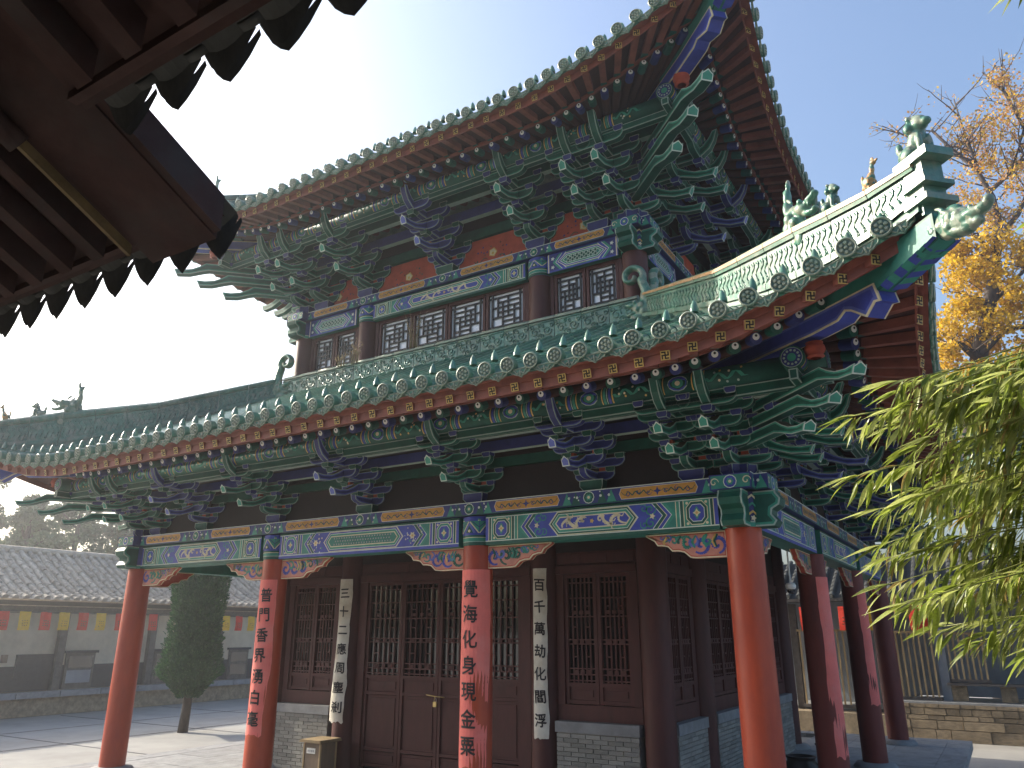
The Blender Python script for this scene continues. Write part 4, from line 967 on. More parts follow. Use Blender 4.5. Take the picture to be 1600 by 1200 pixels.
def hip(rf, cx, cy, sx, sy, g0, gmid, g1, top, detail, fig):
    D = diag_fn(cx, cy, sx, sy); ang = atan2(sy, sx)
    def base(g):
        f = 'f' if sy < 0 else 'b'; a = (rf.H(f) + g) * (sx if f == 'f' else -sx); t = (g + rf.kin) / (rf.dm + rf.bu + rf.kin)
        return rf.surf(f, a, min(1, t)).z
    segs = []; g = g0; step = 0.44
    n = max(1, round((g1 - g0) / step)); gs = [g0 + (g1 - g0) * i / n for i in range(n + 1)]
    for i in range(n):
        a, b = gs[i], gs[i + 1]; mb = MB(); mid = (a + b) / 2
        za0, zb0 = base(a) - .08, base(b) - .08; za1, zb1 = lerp_tab(top, a), lerp_tab(top, b)
        def ring(lev0, lev1, w0, w1, k, inset=0.004):
            A0, B0 = za0 + (za1 - za0) * lev0, zb0 + (zb1 - zb0) * lev0; A1, B1 = za0 + (za1 - za0) * lev1, zb0 + (zb1 - zb0) * lev1
            for s in (1, -1):
                q = [D(a + inset, A0, s * w0), D(b - inset, B0, s * w0), D(b - inset, B1, s * w1), D(a + inset, A1, s * w1)]
                mb.face(q if s > 0 else q[::-1], k)
            mb.face([D(a + inset, A1, w1), D(b - inset, B1, w1), D(b - inset, B1, -w1), D(a + inset, A1, -w1)], k)
            for gg, Z0, Z1 in ((a + inset, A0, A1), (b - inset, B0, B1)): mb.face([D(gg, Z0, w0), D(gg, Z0, -w0), D(gg, Z1, -w1), D(gg, Z1, w1)], k)
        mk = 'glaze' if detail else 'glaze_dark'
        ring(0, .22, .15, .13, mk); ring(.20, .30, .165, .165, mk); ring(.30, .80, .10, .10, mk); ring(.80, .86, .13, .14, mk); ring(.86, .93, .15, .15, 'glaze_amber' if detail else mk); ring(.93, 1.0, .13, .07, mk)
        # raised leaf and scroll relief on the panel
        rng = random.Random(i)
        for s in (1, -1):
            def Q(u, v, l): # u 0..1 along, v 0..1 up
                g_ = a + (b - a) * u; z0_, z1_ = za0 + (zb0 - za0) * u, za1 + (zb1 - za1) * u; return D(g_, z0_ + (z1_ - z0_) * (.30 + .5 * v), s * (.10 + l))
            if g < 0 or mid < gmid:
                for k in range(6):
                    u = (k + .3) / 6; j_ = rng.uniform(-.015, .015)
                    mb.tube([Q(min(.98, u + j_ + .05 * sin(t * 1.15) + .012 * t), .04 + .105 * t, .001) for t in range(9)], [.008, .013, .016, .013, .009, .013, .017, .013, .006], mk, 6)
                    mb.tube([Q(min(.98, u + .07 + .03 * cos(t * 1.3)), .10 + .09 * t, -.002) for t in range(4)], .011, mk, 5)
                    mb.tube([Q(min(.98, u + .06 + .03 * sin(t * 1.3)), .58 + .09 * t, -.002) for t in range(4)], .011, mk, 5)
            else:
                for k in range(4):
                    u0 = .08 + .24 * k; mb.tube([Q(min(.97, u0 + .1 * sin(t * .7) + .03 * t), .06 + .11 * t, .002 + .004 * sin(t)) for t in range(9)], .014, 'glaze_pale', 5)
                    mb.tube([Q(min(.97, u0 + .09 + .07 * cos(t)), .5 + .3 * sin(t), .002) for t in range(6)], .012, mk, 5)
        obj('hip_ridge_tile', mb, pav)
    # stepped end block
    a = g1; zt = lerp_tab(top, g1); zb = base(g1) - .12
    mb = MB(); H = zt - zb
    for (l0, l1, e0, e1, w) in ((0, .18, 0, .02, .12), (.18, .28, -.1, .10, .17), (.28, .48, -.1, .05, .12), (.48, .56, -.1, .10, .16), (.56, .92, -.1, .06, .11), (.92, 1.06, -.15, .14, .15)):
        P8 = [D(a + e, zb + H * l, s * w) for l in (l0, l1) for e, s in ((e0 - .0, 1), (e1, 1), (e1, -1), (e0, -1))]
        for q in ((0, 1, 2, 3), (4, 5, 6, 7), (0, 1, 5, 4), (1, 2, 6, 5), (2, 3, 7, 6), (3, 0, 4, 7)): mb.face([P8[i] for i in q], 'glaze' if detail else 'glaze_dark')
    obj('ridge_end_block', mb, pav)
    put('ridge_lion', BEAST['rider'], D(g1 - .02, zt + H * .06 - .0, 0), ang, 1.45)
    slope = atan2(lerp_tab(top, gmid) - lerp_tab(top, gmid + .5), .5 * sqrt(2))
    put('ridge_beast', BEAST['beast'], D(gmid, lerp_tab(top, gmid) - .34, 0), ang, 1.22, slope * .5)
    for g_, nme, key, sc in fig: put(nme, BEAST[key], D(g_, lerp_tab(top, g_) - .012, 0), ang, sc, .1)
def corner_beams(rf, cx, cy, sx, sy, s, gb, zb0, zb1, ge, ze, gtip):
    D = diag_fn(cx, cy, sx, sy)
    fn = lambda u, v, w: D(u, v, w)
    mb = MB(); h = 0.22 * s
    mb.prism([(-1.2, zb0 + .35), (gb - .75, zb0), (gb - .42, zb0 - .02), (gb - .33, zb0 + .035), (gb - .27, zb0 + .0), (gb - .12, zb1 - .03), (gb - .02, zb1 + .07), (gb + .04, zb1 + .05), (gb + .0, zb1 + h + .04), (gb - .75, zb0 + h), (-1.2, zb0 + .35 + h)], fn, -.11 * s, .11 * s, 'blue_bright', 'cream', 0.018, 'blue_light')
    obj('corner_beam', mb, pav)
    mb = MB()
    prof = [(gb - 1.3, zb1 + h + .02), (gb + .02, zb1 + h - .05), (ge, ze), (ge, ze + .26 * s), (gb - .3, zb1 + h + .27), (gb - 1.3, zb1 + h + .42)]
    mb.prism(prof, fn, -.10 * s, .10 * s, 'green_mid', 'green', 0.02, None); 
    for i in range(7):
        g = gb + .05 + (ge - gb - .1) * i / 7; z = zb1 + h - .05 + (ze - zb1 - h + .05) * (i / 7)
        for w in (-1, 1): mb.face([D(g, z - .012, w * .02), D(g + .11, z + .03, w * .02), D(g + .13, z + .034, w * .15), D(g + .04, z, w * .15)], ('blue_bright', 'green_light')[i % 2])
    obj('upper_corner_beam', mb, pav)
    ang = atan2(sy, sx)
    put('corner_dragon', BEAST['dragon'], D(ge + .05, ze + .12, 0), ang, gtip, .26)
LTOP = [(-1.7, 8.12), (0.08, 7.36), (1.34, 7.03), (2.16, 6.77), (2.60, 6.66), (2.95, 6.66)]
for (sx, sy, det) in ((1, -1, True), (-1, -1, False), (1, 1, False)):
    cx, cy = CX + sx * 6.22, CY + sy * 6.1
    hip(LOW, cx, cy, sx, sy, -1.66, 1.30, 2.66, LTOP, det, [(1.74, 'ridge_lion', 'lion', 1.0), (2.18, 'ridge_bird', 'bird', .95)])
    corner_beams(LOW, cx, cy, sx, sy, 1.0, 2.14, 5.62, 5.50, 2.72, 5.80, 0.88)
UTOP = [(-.8, 13.9), (.6, 12.95), (1.9, 12.6), (3.0, 12.75)]
for (sx, sy) in ((1, -1), (-1, -1), (1, 1)):
    cx, cy = CX + sx * 4.17, CY + sy * 4.05
    hip(UPP, cx, cy, sx, sy, -.8, 1.9, 3.02, UTOP, False, [(2.2, 'ridge_lion', 'lion', 1.0), (2.6, 'ridge_bird', 'bird', .95)])
    corner_beams(UPP, cx, cy, sx, sy, 1.1, 2.50, 11.16, 11.12, 3.05, 11.62, 0.95)
# top of the upper roof
mb = MB(); x0, x1, y0, y1 = CX - 3.27, CX + 3.27, CY - 3.15, CY + 3.15
mb.prism([(y0, 13.15), (y1, 13.15), (CY, 15.4)], lambda u, v, w: (w, u, v), x0, x1, 'tile_bed'); obj('gable_roof', mb, pav)
mb = MB(); mb.box((CX, CY, 15.5), (7.0, .3, .6), 'glaze_dark'); obj('main_ridge', mb, pav)

# base ridge round the upper storey, of relief tiles, with curled corner ornaments ----------------
def base_tile():
    mb = MB(); L, H = 0.56, 0.40
    mb.box((0, 0.06, H / 2), (L - .012, 0.12, H), 'glaze')
    for cx_, f in ((-.14, 1), (.12, -1)):
        for (u, v, r, tn) in ((0, .2, .10, 1.4), (.1 * f, .10, .055, 1.1), (-.09 * f, .3, .055, 1.1), (.09 * f, .31, .04, 1.0)):
            n = 14; mb.tube([(cx_ + u + r * (1 - .8 * i / n) * cos(f * 2 * pi * tn * i / n + u * 9), -.006, v + r * (1 - .8 * i / n) * sin(f * 2 * pi * tn * i / n + u * 9)) for i in range(n + 1)], .012, 'glaze', 5)
        mb.tube([(cx_ + .04 * i * f - .1 * f, -.006, .06 + .02 * sin(i * 1.7)) for i in range(7)], .013, 'glaze', 5)
    mb.tube([(-L / 2 + .01, -.003, .03), (L / 2 - .01, -.003, .03)], .012, 'glaze', 5); mb.tube([(-L / 2 + .01, -.003, H - .03), (L / 2 - .01, -.003, H - .03)], .012, 'glaze', 5)
    return mb.mesh('base_ridge_tile')
def base_cap():
    mb = MB(); mb.box((0, .08, .425), (.55, .22, .03), 'glaze_pale'); mb.tube([(-.275, .06, .45), (.275, .06, .45)], .05, 'glaze_pale', 8); return mb.mesh('base_ridge_cap')
BT, BC = base_tile(), base_cap()
KO = 1.62
for (x0, x1, y0, y1, rz) in ((-KO, XC[3] + KO, KO, KO, 0), (-KO, -KO, KO, YC[3] - KO, pi / 2), (XC[3] + KO, XC[3] + KO, KO, YC[3] - KO, -pi / 2)):
    L = abs(x1 - x0) + abs(y1 - y0) - .5; n = round(L / .56); st = L / n
    for i in range(n):
        d = .25 + st * (i + .5)
        px = x0 + (d if x1 > x0 else -d if x1 < x0 else 0); py = y0 + (d if y1 > y0 else 0)
        for nm, me in (('base_ridge_tile', BT), ('base_ridge_cap', BC)):
            o = link(nm, me, pav); o.matrix_parent_inverse = Matrix.Translation(-Vector(pav.location)); o.location = (px, py, 7.60); o.rotation_euler.z = rz; o.scale.x = st / .56
def hook_mesh():
    b = []
    # scrolling crest
    for i in range(34):
        t = i / 33; a = -0.5 + t * 6.6; r = .19 * (1 - .80 * t) + .015
        b.append(((-.09 + r * cos(a), 0, .80 + r * sin(a)), (.062 - .03 * t, .085, .062 - .03 * t)))
    for i in range(12): t = i / 11; b.append(((.13 - .06 * t + .06 * sin(t * 3.1), 0, .12 + .58 * t), (.12 - .05 * t, .09, .09)))
    b += [((.12, 0, .20), (.17, .10, .20)), ((.16, 0, .40), (.13, .09, .16)), ((.04, 0, .22), (.15, .10, .14)), ((-.10, 0, .28), (.12, .085, .05), .3), ((-.10, 0, .14), (.12, .08, .04), -.2), ((-.20, 0, .32), (.03, .05, .04)), ((.0, 0, .06), (.16, .09, .07)), ((.16, 0, .36), (.08, .05, .05), .5), ((.2, 0, .24), (.07, .05, .05)), ((.26, 0, .42), (.05, .04, .04)), ((.17, 0, .5), (.06, .05, .03), .7)]
    for s in (-1, 1): b += [((-.03, s * .085, .32), (.035, .025, .035)), ((.08, s * .09, .25), (.04, .03, .06)), ((.1, s * .08, .14), (.04, .03, .06)), ((.0, s * .09, .2), (.03, .02, .05))]
    return sculpt('curled_ornament', b, 0.014, ['glaze', 'glaze_pale', 'glaze_amber'])
HK = hook_mesh()
for (x, y, a, s) in ((-1.86, 1.62, 0.0, 1), (XC[3] + 1.86, 1.62, pi, 1), (-1.62, 1.86, -pi / 2, 1)):
    o = put('curled_ornament', HK, (x, y, 7.58), a, 1.06)

# ------------------------------------------------------------------ upper storey walls and windows
def wall_box(x0, x1, z0, z1, y, t, k, name='wall_panel', axis='x'):
    mb = MB()
    if axis == 'x': mb.box(((x0 + x1) / 2, y, (z0 + z1) / 2), (x1 - x0, t, z1 - z0), k)
    else: mb.box((y, (x0 + x1) / 2, (z0 + z1) / 2), (t, x1 - x0, z1 - z0), k)
    return obj(name, mb, pav)
def lattice(bars, fn, t, k, bw=.011):
    mb = MB()
    for i, (u0, v0, u1, v1) in enumerate(bars):
        w = bw; e = .0004 * (i % 7)
        if abs(u1 - u0) > abs(v1 - v0): q = (u0, u1, v0 - w, v0 + w)
        else: q = (u0 - w, u0 + w, v0, v1); e += .003
        P8 = [fn(u, v, d) for d in (-e, t) for u, v in ((q[0], q[2]), (q[1], q[2]), (q[1], q[3]), (q[0], q[3]))]
        for s in ((0, 1, 2, 3), (4, 5, 6, 7), (0, 1, 5, 4), (1, 2, 6, 5), (2, 3, 7, 6), (3, 0, 4, 7)): mb.face([P8[j] for j in s], k)
    return mb
def pinwheel(W, H, flip=False):
    B = []
    def L(a, b, c, d):
        if flip: a, c = 1 - a, 1 - c
        a, c = sorted((a, c)); b, d = sorted((b, d)); B.append((a * W, b * H, c * W, d * H))
    for a, b, c, d in ((.0, .90, 1, .90), (.10, 0, .10, 1), (.90, 0, .90, 1), (0, .08, 1, .08),
                       (.10, .76, .74, .76), (.74, .90, .74, .34), (.90, .34, .27, .34), (.27, .08, .27, .62), (.27, .62, .90, .62), (.10, .21, .60, .21), (.60, .08, .60, .76), (.10, .48, .74, .48), (.44, .34, .44, .90), (.10, .62, .27, .62)): L(a, b, c, d)
    return B
def upper_window(a, b, z0, z1, axis, pos, sgn, flip):
    w = MB(); f = .055
    lo, hi = min(a, b), max(a, b)
    def bx(u0, u1, v0, v1, k, d=.07, off=0):
        if axis == 'x': w.box(((u0 + u1) / 2, pos + off, (v0 + v1) / 2), (u1 - u0, d, v1 - v0), k)
        else: w.box((pos - sgn * off, (u0 + u1) / 2, (v0 + v1) / 2), (d, u1 - u0, v1 - v0), k)
    bx(lo, lo + f, z0, z1, 'wood_red'); bx(hi - f, hi, z0, z1, 'wood_red'); bx(lo + f, hi - f, z0, z0 + f, 'wood_red'); bx(lo + f, hi - f, z1 - f, z1, 'wood_red')
    o = obj('window', w, pav)
    g = MB()
    if axis == 'x': g.box(((lo + hi) / 2, pos + .03, (z0 + z1) / 2), (hi - lo - 2 * f, .012, z1 - z0 - 2 * f), 'pane'); fn = lambda u, v, d: (lo + f + u, pos - .012 + d, z0 + f + v)
    else: g.box((pos - sgn * .03, (lo + hi) / 2, (z0 + z1) / 2), (.012, hi - lo - 2 * f, z1 - z0 - 2 * f), 'pane'); fn = lambda u, v, d: (pos + sgn * (.012 - d), lo + f + u, z0 + f + v)
    obj('pane', g, o)
    obj('lattice', lattice(pinwheel(hi - lo - 2 * f, z1 - z0 - 2 * f, flip), fn, .022, 'black', .0165), o)
def upper_side(cols, axis, pos, sgn):
    cols = sorted(cols)
    for i in range(3):
        lo, hi = cols[i] + .24, cols[i + 1] - .24; n = 4 if i == 1 else 2
        wall_box(lo, hi, 7.5, 8.18, pos, .09, 'wood_red', axis=axis); wall_box(lo, hi, 9.065, 9.078, pos, .1, 'wood_red', axis=axis)
        e = .08 if n == 4 else .07
        wall_box(lo, lo + e, 8.183, 9.06, pos, .1, 'wood_red', 'post', axis); wall_box(hi - e, hi, 8.183, 9.06, pos, .1, 'wood_red', 'post', axis)
        st = (hi - lo - 2 * e) / n
        for j in range(n): upper_window(lo + e + st * j + .012, lo + e + st * (j + 1) - .012, 8.185, 9.06, axis, pos, sgn, j % 2 == 1)
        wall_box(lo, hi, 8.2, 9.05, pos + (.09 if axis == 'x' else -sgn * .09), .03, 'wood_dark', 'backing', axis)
upper_side(UX, 'x', S, 1); upper_side(UY, 'y', UX[0], 1)
wall_box(UY[0], UY[3], 7.5, 9.6, UX[3], .1, 'wood_red', axis='y')
wall_box(UX[3], UX[0], 7.5, 9.6, UY[3], .1, 'wood_red')
# dark ceiling over the verandah and shell of the ground-floor hall
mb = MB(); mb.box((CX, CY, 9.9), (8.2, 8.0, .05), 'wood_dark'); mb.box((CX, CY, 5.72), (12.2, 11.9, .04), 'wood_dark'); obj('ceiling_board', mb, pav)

# ------------------------------------------------------------------ ground floor front
def leaf(name, lo, hi, z0, zl0, z1, axis, pos, sgn, low_panels, k='wood_red'):
    """framed leaf: lattice from zl0 to z1, panels below"""
    w = MB(); f = .06
    def bx(u0, u1, v0, v1, kk, d=.07, off=0.0, ring=None):
        if axis == 'x': w.box(((u0 + u1) / 2, pos + off, (v0 + v1) / 2), (u1 - u0, d, v1 - v0), kk)
        else: w.box((pos - sgn * off, (u0 + u1) / 2, (v0 + v1) / 2), (d, u1 - u0, v1 - v0), kk)
    bx(lo, lo + f, z0, z1, k); bx(hi - f, hi, z0, z1, k); bx(lo + f, hi - f, z1 - f, z1, k, .066); bx(lo + f, hi - f, zl0 - f, zl0, k, .066)
    for i in range(len(low_panels)):
        p0, p1 = low_panels[i]; bx(lo + f, hi - f, p0 - f * .9, p0, k, .064)
        bx(lo + f, hi - f, p0, p1, k, .03, .012)
    o = obj(name, w, pav)
    for p0, p1 in low_panels:
        w = MB(); bx(lo + f + .05, hi - f - .05, p0 + .05, p1 - .05, k, .045, .006); obj('panel', w, o)
    W, H = hi - lo - 2 * f, z1 - zl0 - f; B = []
    n = 6
    for i in range(1, n): u = W * i / n; B.append((u, 0, u, H))
    for v in (.02, .075, .13, .36, .40, .62, .80, .95): B.append((0, H * v, W, H * v))
    for v in (.24, .52, .72): B.append((W / n, H * v, 2 * W / n, H * v)); B.append((4 * W / n, H * v, 5 * W / n, H * v))
    fn = (lambda u, v, d: (lo + f + u, pos - .015 + d, zl0 + v)) if axis == 'x' else (lambda u, v, d: (pos + sgn * (.015 - d), lo + f + u, zl0 + v))
    lm = lattice(B, fn, .026, 'wood_red')
    for v in (.38, .66, .10):      # small square bosses of the pattern
        for u in (.25, .5, .75):
            P8 = [fn(W * u + a, H * v + b, d) for d in (-.004, .02) for a, b in ((-.035, -.03), (.035, -.03), (.035, .03), (-.035, .03))]
            for s in ((0, 1, 2, 3), (0, 1, 5, 4), (1, 2, 6, 5), (2, 3, 7, 6), (3, 0, 4, 7)): lm.face([P8[j] for j in s], 'wood_red')
    obj('lattice', lm, o)
    g = MB()
    if axis == 'x': g.box(((lo + hi) / 2, pos + .03, (zl0 + z1 - f) / 2), (W, .01, H), 'glass_dark')
    else: g.box((pos - sgn * .03, (lo + hi) / 2, (zl0 + z1 - f) / 2), (.01, W, H), 'glass_dark')
    obj('pane', g, o)
BRICK = None
def sill_wall(lo, hi, z1, axis, pos, sgn, seed):
    """half-height brick wall with a stone coping; bricks laid as separate pieces"""
    rng = random.Random(seed); t = .30
    o = wall_box(lo + .01, hi - .01, -.02, z1 - .165, pos, t - .03, 'mortar', 'sill_wall', axis)
    mb = MB()
    if axis == 'x': mb.box(((lo + hi) / 2, pos, z1 - .08), (hi - lo + .03, t + .05, .16), 'stone')
    else: mb.box((pos, (lo + hi) / 2, z1 - .08), (t + .05, hi - lo + .03, .16), 'stone')
    obj('coping_stone', mb, o)
    global BRICK
    if BRICK is None:
        bm = MB(); bm.box((0, 0, 0), (1, 1, 1), 'brick'); BRICK = bm.mesh('brick')
    ch = .066; rows = int((z1 - .17) / ch); bl = .255
    for r in range(rows):
        u = lo - (bl / 2 if r % 2 else 0)
        while u < hi:
            a, b = max(u, lo), min(u + bl, hi); u += bl
            if b - a < .03: continue
            j = rng.uniform(0, .006)
            q = link('brick', BRICK, o)
            if axis == 'x': q.location = ((a + b) / 2, pos - t / 2 + .05 - j, .03 + ch * (r + .5)); q.scale = (b - a - .009, .10, ch - .009)
            else: q.location = (pos + sgn * (t / 2 - .05 + j), (a + b) / 2, .03 + ch * (r + .5)); q.scale = (.10, b - a - .009, ch - .009)
def ground_side(cols, axis, pos, sgn, only=None, mid='door'):
    cols = sorted(cols)
    for i in range(3):
        lo, hi = cols[i] + .25, cols[i + 1] - .25
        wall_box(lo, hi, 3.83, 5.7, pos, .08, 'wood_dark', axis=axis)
        wall_box(lo, hi, 3.47, 3.60, pos, .16, 'wood_red', 'lintel', axis); wall_box(lo, hi, 3.602, 3.828, pos + .004, .06, 'wood_red', 'transom_panel', axis)
        for s in range(3):
            a = lo + (hi - lo) * (s + .08) / 3; b = lo + (hi - lo) * (s + .92) / 3
            wall_box(a, b, 3.64, 3.79, pos - (.035 * 1 if axis == 'x' else -.035 * sgn), .02, 'wood_red', 'transom_panel', axis)
        if i == 1 and mid == 'door':
            e = .20; wall_box(lo, lo + e, 0, 3.468, pos, .12, 'wood_red', 'jamb', axis); wall_box(hi - e, hi, 0, 3.468, pos, .12, 'wood_red', 'jamb', axis)
            wall_box(lo + e, hi - e, 0, .16, pos, .14, 'wood_red', 'threshold', axis)
            st = (hi - lo - 2 * e) / 4
            for j in range(4): leaf('door_leaf', lo + e + st * j + .006, lo + e + st * (j + 1) - .006, .17, 1.77, 3.465, axis, pos + .01, sgn, [(.25, .45), (.52, 1.42), (1.48, 1.71)])
        else:
            sill_wall(lo + .03, hi - .03, 1.19, axis, pos - (.02 if axis == 'x' else -sgn * .02), sgn, i + (7 if axis == 'y' else 0))
            wall_box(lo, hi, 1.193, 1.43, pos, .10, 'wood_red', axis=axis)
            w = 1.20 if hi - lo < 2.2 else hi - lo - .5; c = (lo + hi) / 2
            wall_box(lo, c - w / 2, 1.433, 3.468, pos, .10, 'wood_red', 'jamb', axis); wall_box(c + w / 2, hi, 1.433, 3.468, pos, .10, 'wood_red', 'jamb', axis)
            n = 2 if w < 1.5 else 4; st = w / n
            for j in range(n): leaf('window_leaf', c - w / 2 + st * j + .006, c - w / 2 + st * (j + 1) - .006, 1.436, 1.76, 3.465, axis, pos + .015, sgn, [(1.50, 1.70)])
ground_side(UX, 'x', S, 1); ground_side(UY, 'y', UX[0], 1, mid='window')
wall_box(UY[0], UY[3], 0, 5.7, UX[3], .1, 'wood_red', axis='y'); wall_box(UX[3], UX[0], 0, 5.7, UY[3], .1, 'wood_red')
# platform: paved top with edge stones
mb = MB(); mb.box((CX, CY, (GZ - .05) / 2 - .05), (14.9, 14.7, -GZ - .05), 'mortar'); po = obj('platform', mb, pav)
ST_ = None
bm_ = MB(); bm_.box((0, 0, 0), (1, 1, 1), 'stone'); ST_ = bm_.mesh('paving_stone')
def slab(x0, x1, y0, y1, z0, z1, name='paving_stone'):
    q = link(name, ST_, po); q.location = ((x0 + x1) / 2, (y0 + y1) / 2, (z0 + z1) / 2); q.scale = (abs(x1 - x0) - .008, abs(y1 - y0) - .008, z1 - z0)
X0, X1, Y0, Y1 = CX - 7.6, CX + 7.7, CY - 7.5, CY + 7.5
y = Y0; n = 12
for i in range(n):
    a, b = X0 + (X1 - X0) * i / n, X0 + (X1 - X0) * (i + 1) / n
    slab(a, b, Y0, Y0 + .5, -.18, 0, 'edge_stone'); slab(a, b, Y1 - .5, Y1, -.18, 0, 'edge_stone')
    a, b = Y0 + .5 + (Y1 - Y0 - 1) * i / n, Y0 + .5 + (Y1 - Y0 - 1) * (i + 1) / n
    slab(X0, X0 + .5, a, b, -.18, 0, 'edge_stone'); slab(X1 - .5, X1, a, b, -.18, 0, 'edge_stone')
nx, ny = 16, 3
for i in range(nx):
    for j in range(ny):
        a, b = X0 + .5 + (X1 - X0 - 1) * i / nx, X0 + .5 + (X1 - X0 - 1) * (i + 1) / nx
        slab(a, b, Y0 + .5 + j * 1.0, Y0 + 1.5 + j * 1.0, -.1, -.003 - .001 * ((i + j) % 3))
for j in range(10):
    for i in range(3):
        a = Y0 + 3.5 + (Y1 - Y0 - 4.0) * j / 10; b = a + (Y1 - Y0 - 4.0) / 10
        slab(X1 - .5 - i, X1 - 1.5 - i, a, b, -.1, -.003 - .001 * ((i + j) % 3)); slab(X0 + .5 + i, X0 + 1.5 + i, a, b, -.1, -.003 - .001 * ((i + j) % 3))

# ------------------------------------------------------------------ ground
mb = MB()
g = [-900, -120, -60, -40, -25, -10, 5, 20, 40, 90, 900]
for i in range(len(g) - 1):
    for j in range(len(g) - 1): mb.face([(g[i], g[j], GZ), (g[i + 1], g[j], GZ), (g[i + 1], g[j + 1], GZ), (g[i], g[j + 1], GZ)], 'ground')
struct('courtyard_ground', mb)
mb = MB()
for (x0, x1, y) in ((-29.9, -14.2, 4.4), (-29.9, -14.2, 8.9), (-29.9, -14.2, 13.4)): mb.box(((x0 + x1) / 2, y, GZ + .004), (x1 - x0, .07, .004), 'black_paint')
for x in (-25.6, -21.6, -17.6): mb.box((x, 9, GZ + .007), (.05, 24, .004), 'grey_wood')
struct('paving_joints', mb)

# ------------------------------------------------------------------ low side hall on the left
side = thing('side_hall', 'low grey-tiled side hall with pale upper wall and black dado across the courtyard', 'building', (-31, 10, GZ))
def sb(name, c, d, k, parent=None):
    mb = MB(); mb.box(c, d, k); return obj(name, mb, parent or side)
sw = sb('wall', (-31.2, 12, 2.4), (.3, 46, 2.3), 'plaster'); sb('dado', (-31.18, 12, .78), (.3, 46, .94), 'black_paint')
sb('eave_beam', (-30.9, 12, 3.42), (.35, 46, .26), 'grey_wood')
sb('plinth', (-31.5, 12, -.14), (2.4, 46, .88), 'old_stone')
for i in range(27): sb('step_stone', (-30.38, -9 + 1.7 * i, .20), (.5, 1.66, .22), 'stone')
for y in (-7, 1.1, 8.97, 13.1, 16.8, 20.9, 24.8): sb('post', (-30.93, y, 1.75), (.26, .3, 3.1), 'grey_wood')
sb('upper_dado', (-31.03, 8.1, 1.25), (.1, 1.5, .9), 'black_paint')
for y, w in ((9.95, 1.25), (13.95, 1.1), (18.2, 1.2), (3.6, 1.2)):
    d = MB(); d.box((-31.02, y, 1.0), (.10, w, 1.42), 'grey_wood'); o = obj('door', d, side)
    p = MB(); p.box((-30.965, y, 1.36), (.02, w - .22, .46), 'glass_dark'); p.box((-30.965, y, .78), (.02, w - .22, .5), 'plaster_grey' if y < 11 else 'glass_dark'); obj('pane', p, o)
    f = MB(); f.box((-30.98, y, 1.76), (.16, w + .2, .1), 'black_paint'); obj('lintel', f, o)
for y in (6.9, 12.4): sb('wall_box', (-31.02, y, 1.55), (.1, .22, .3), 'box_wood')
rp = [(-29.6, 3.78), (-30.6, 4.10), (-31.7, 4.65), (-32.9, 5.3), (-34.0, 5.95)]
mb = MB()
for a, b in zip(rp[:-1], rp[1:]): mb.face([(a[0], -11, a[1]), (a[0], 35, a[1]), (b[0], 35, b[1]), (b[0], -11, b[1])], 'grey_tile')
mb.face([(-34, -11, 5.95), (-34, 35, 5.95), (-38.5, 35, 3.8), (-38.5, -11, 3.8)], 'grey_tile')
mb.face([(-29.6, -11, 3.72), (-29.6, 35, 3.72), (-31.2, 35, 3.6), (-31.2, -11, 3.6)], 'grey_wood')
roof = obj('roof', mb, side)
def grey_row(seed):
    rng = random.Random(seed); mb = MB(); n = 14
    for i in range(n):
        t0, t1 = i / n, (i + 1) / n
        def at(t):
            k = t * 4; j = min(3, int(k)); w = k - j; a, b = rp[j], rp[j + 1]; return Vector((a[0] + (b[0] - a[0]) * w, 0, a[1] + (b[1] - a[1]) * w))
        A, B = at(t0), at(t1); jz = rng.uniform(-.012, .012); jy = rng.uniform(-.02, .02); d = (B - A).normalized(); up = Vector((-d.z, 0, d.x)); up = up if up.z > 0 else -up
        for s in range(5):
            a, b = pi * s / 5, pi * (s + 1) / 5
            def q(P, an, r): return P + Vector((0, cos(an) * r + jy, 0)) + up * (sin(an) * r + .02 + jz)
            mb.face([q(A, a, .125), q(A, b, .125), q(B, b, .105), q(B, a, .105)], 'grey_tile', True)
        mb.face([q(A, pi * s / 5, .125) for s in range(6)], 'grey_tile')
    return mb.mesh('tile_row')
GR = [grey_row(i) for i in range(4)]
for i in range(116):
    y = -10.8 + .395 * i
    o = link('tile_row', GR[i % 4], roof); o.location = (0, y, 0); o.scale.z = 1.0
mb = MB(); mb.tube([(-34, -11, 6.02), (-34, 35, 6.02)], .16, 'grey_tile', 8); obj('ridge_cap', mb, side)
# bunting along its eave
def flag(name, y, k, label, w=.44, h=.68, x=-29.3, z=3.30, rz=0.0, sc=1.0):
    mb = MB(); n = 6; rng = random.Random(int(y * 100)); a = rng.uniform(-.12, .12)
    for i in range(n):
        for j in range(3):
            def P(u, v): return (.06 * sin(v * 3 + a * 9) * v + .03 * sin(u * 5), (u - .5) * w + a * v * .25, -v * h)
            u0, u1, v0, v1 = j / 3, (j + 1) / 3, i / n, (i + 1) / n
            mb.face([P(u0, v0), P(u1, v0), P(u1, v1), P(u0, v1)], k, True)
    kk = 'flag_red' if k == 'flag_yellow' else 'flag_yellow'
    kk = 'orange' if k == 'flag_yellow' else 'faded_gold'
    for c in range(3):
        for q in range(3):
            v = .46 + .13 * q + rng.uniform(-.02, .02); u = .28 + .22 * c + rng.uniform(-.03, .03); mb.face([(.06 * sin(v * 3 + a * 9) * v + .03 * sin(u * 5) + .02, (u + du - .5) * w + a * v * .25, -(v + dv) * h) for du, dv in ((-.06, 0), (.07, .012), (.06, .06), (-.05, .05))], kk)
    o = obj(name, mb); o.location = (x, y, z); o.rotation_euler.z = rz; o.scale = (sc,) * 3
    tag(o, label, 'flag', 'red and yellow bunting flags along the side hall'); return o
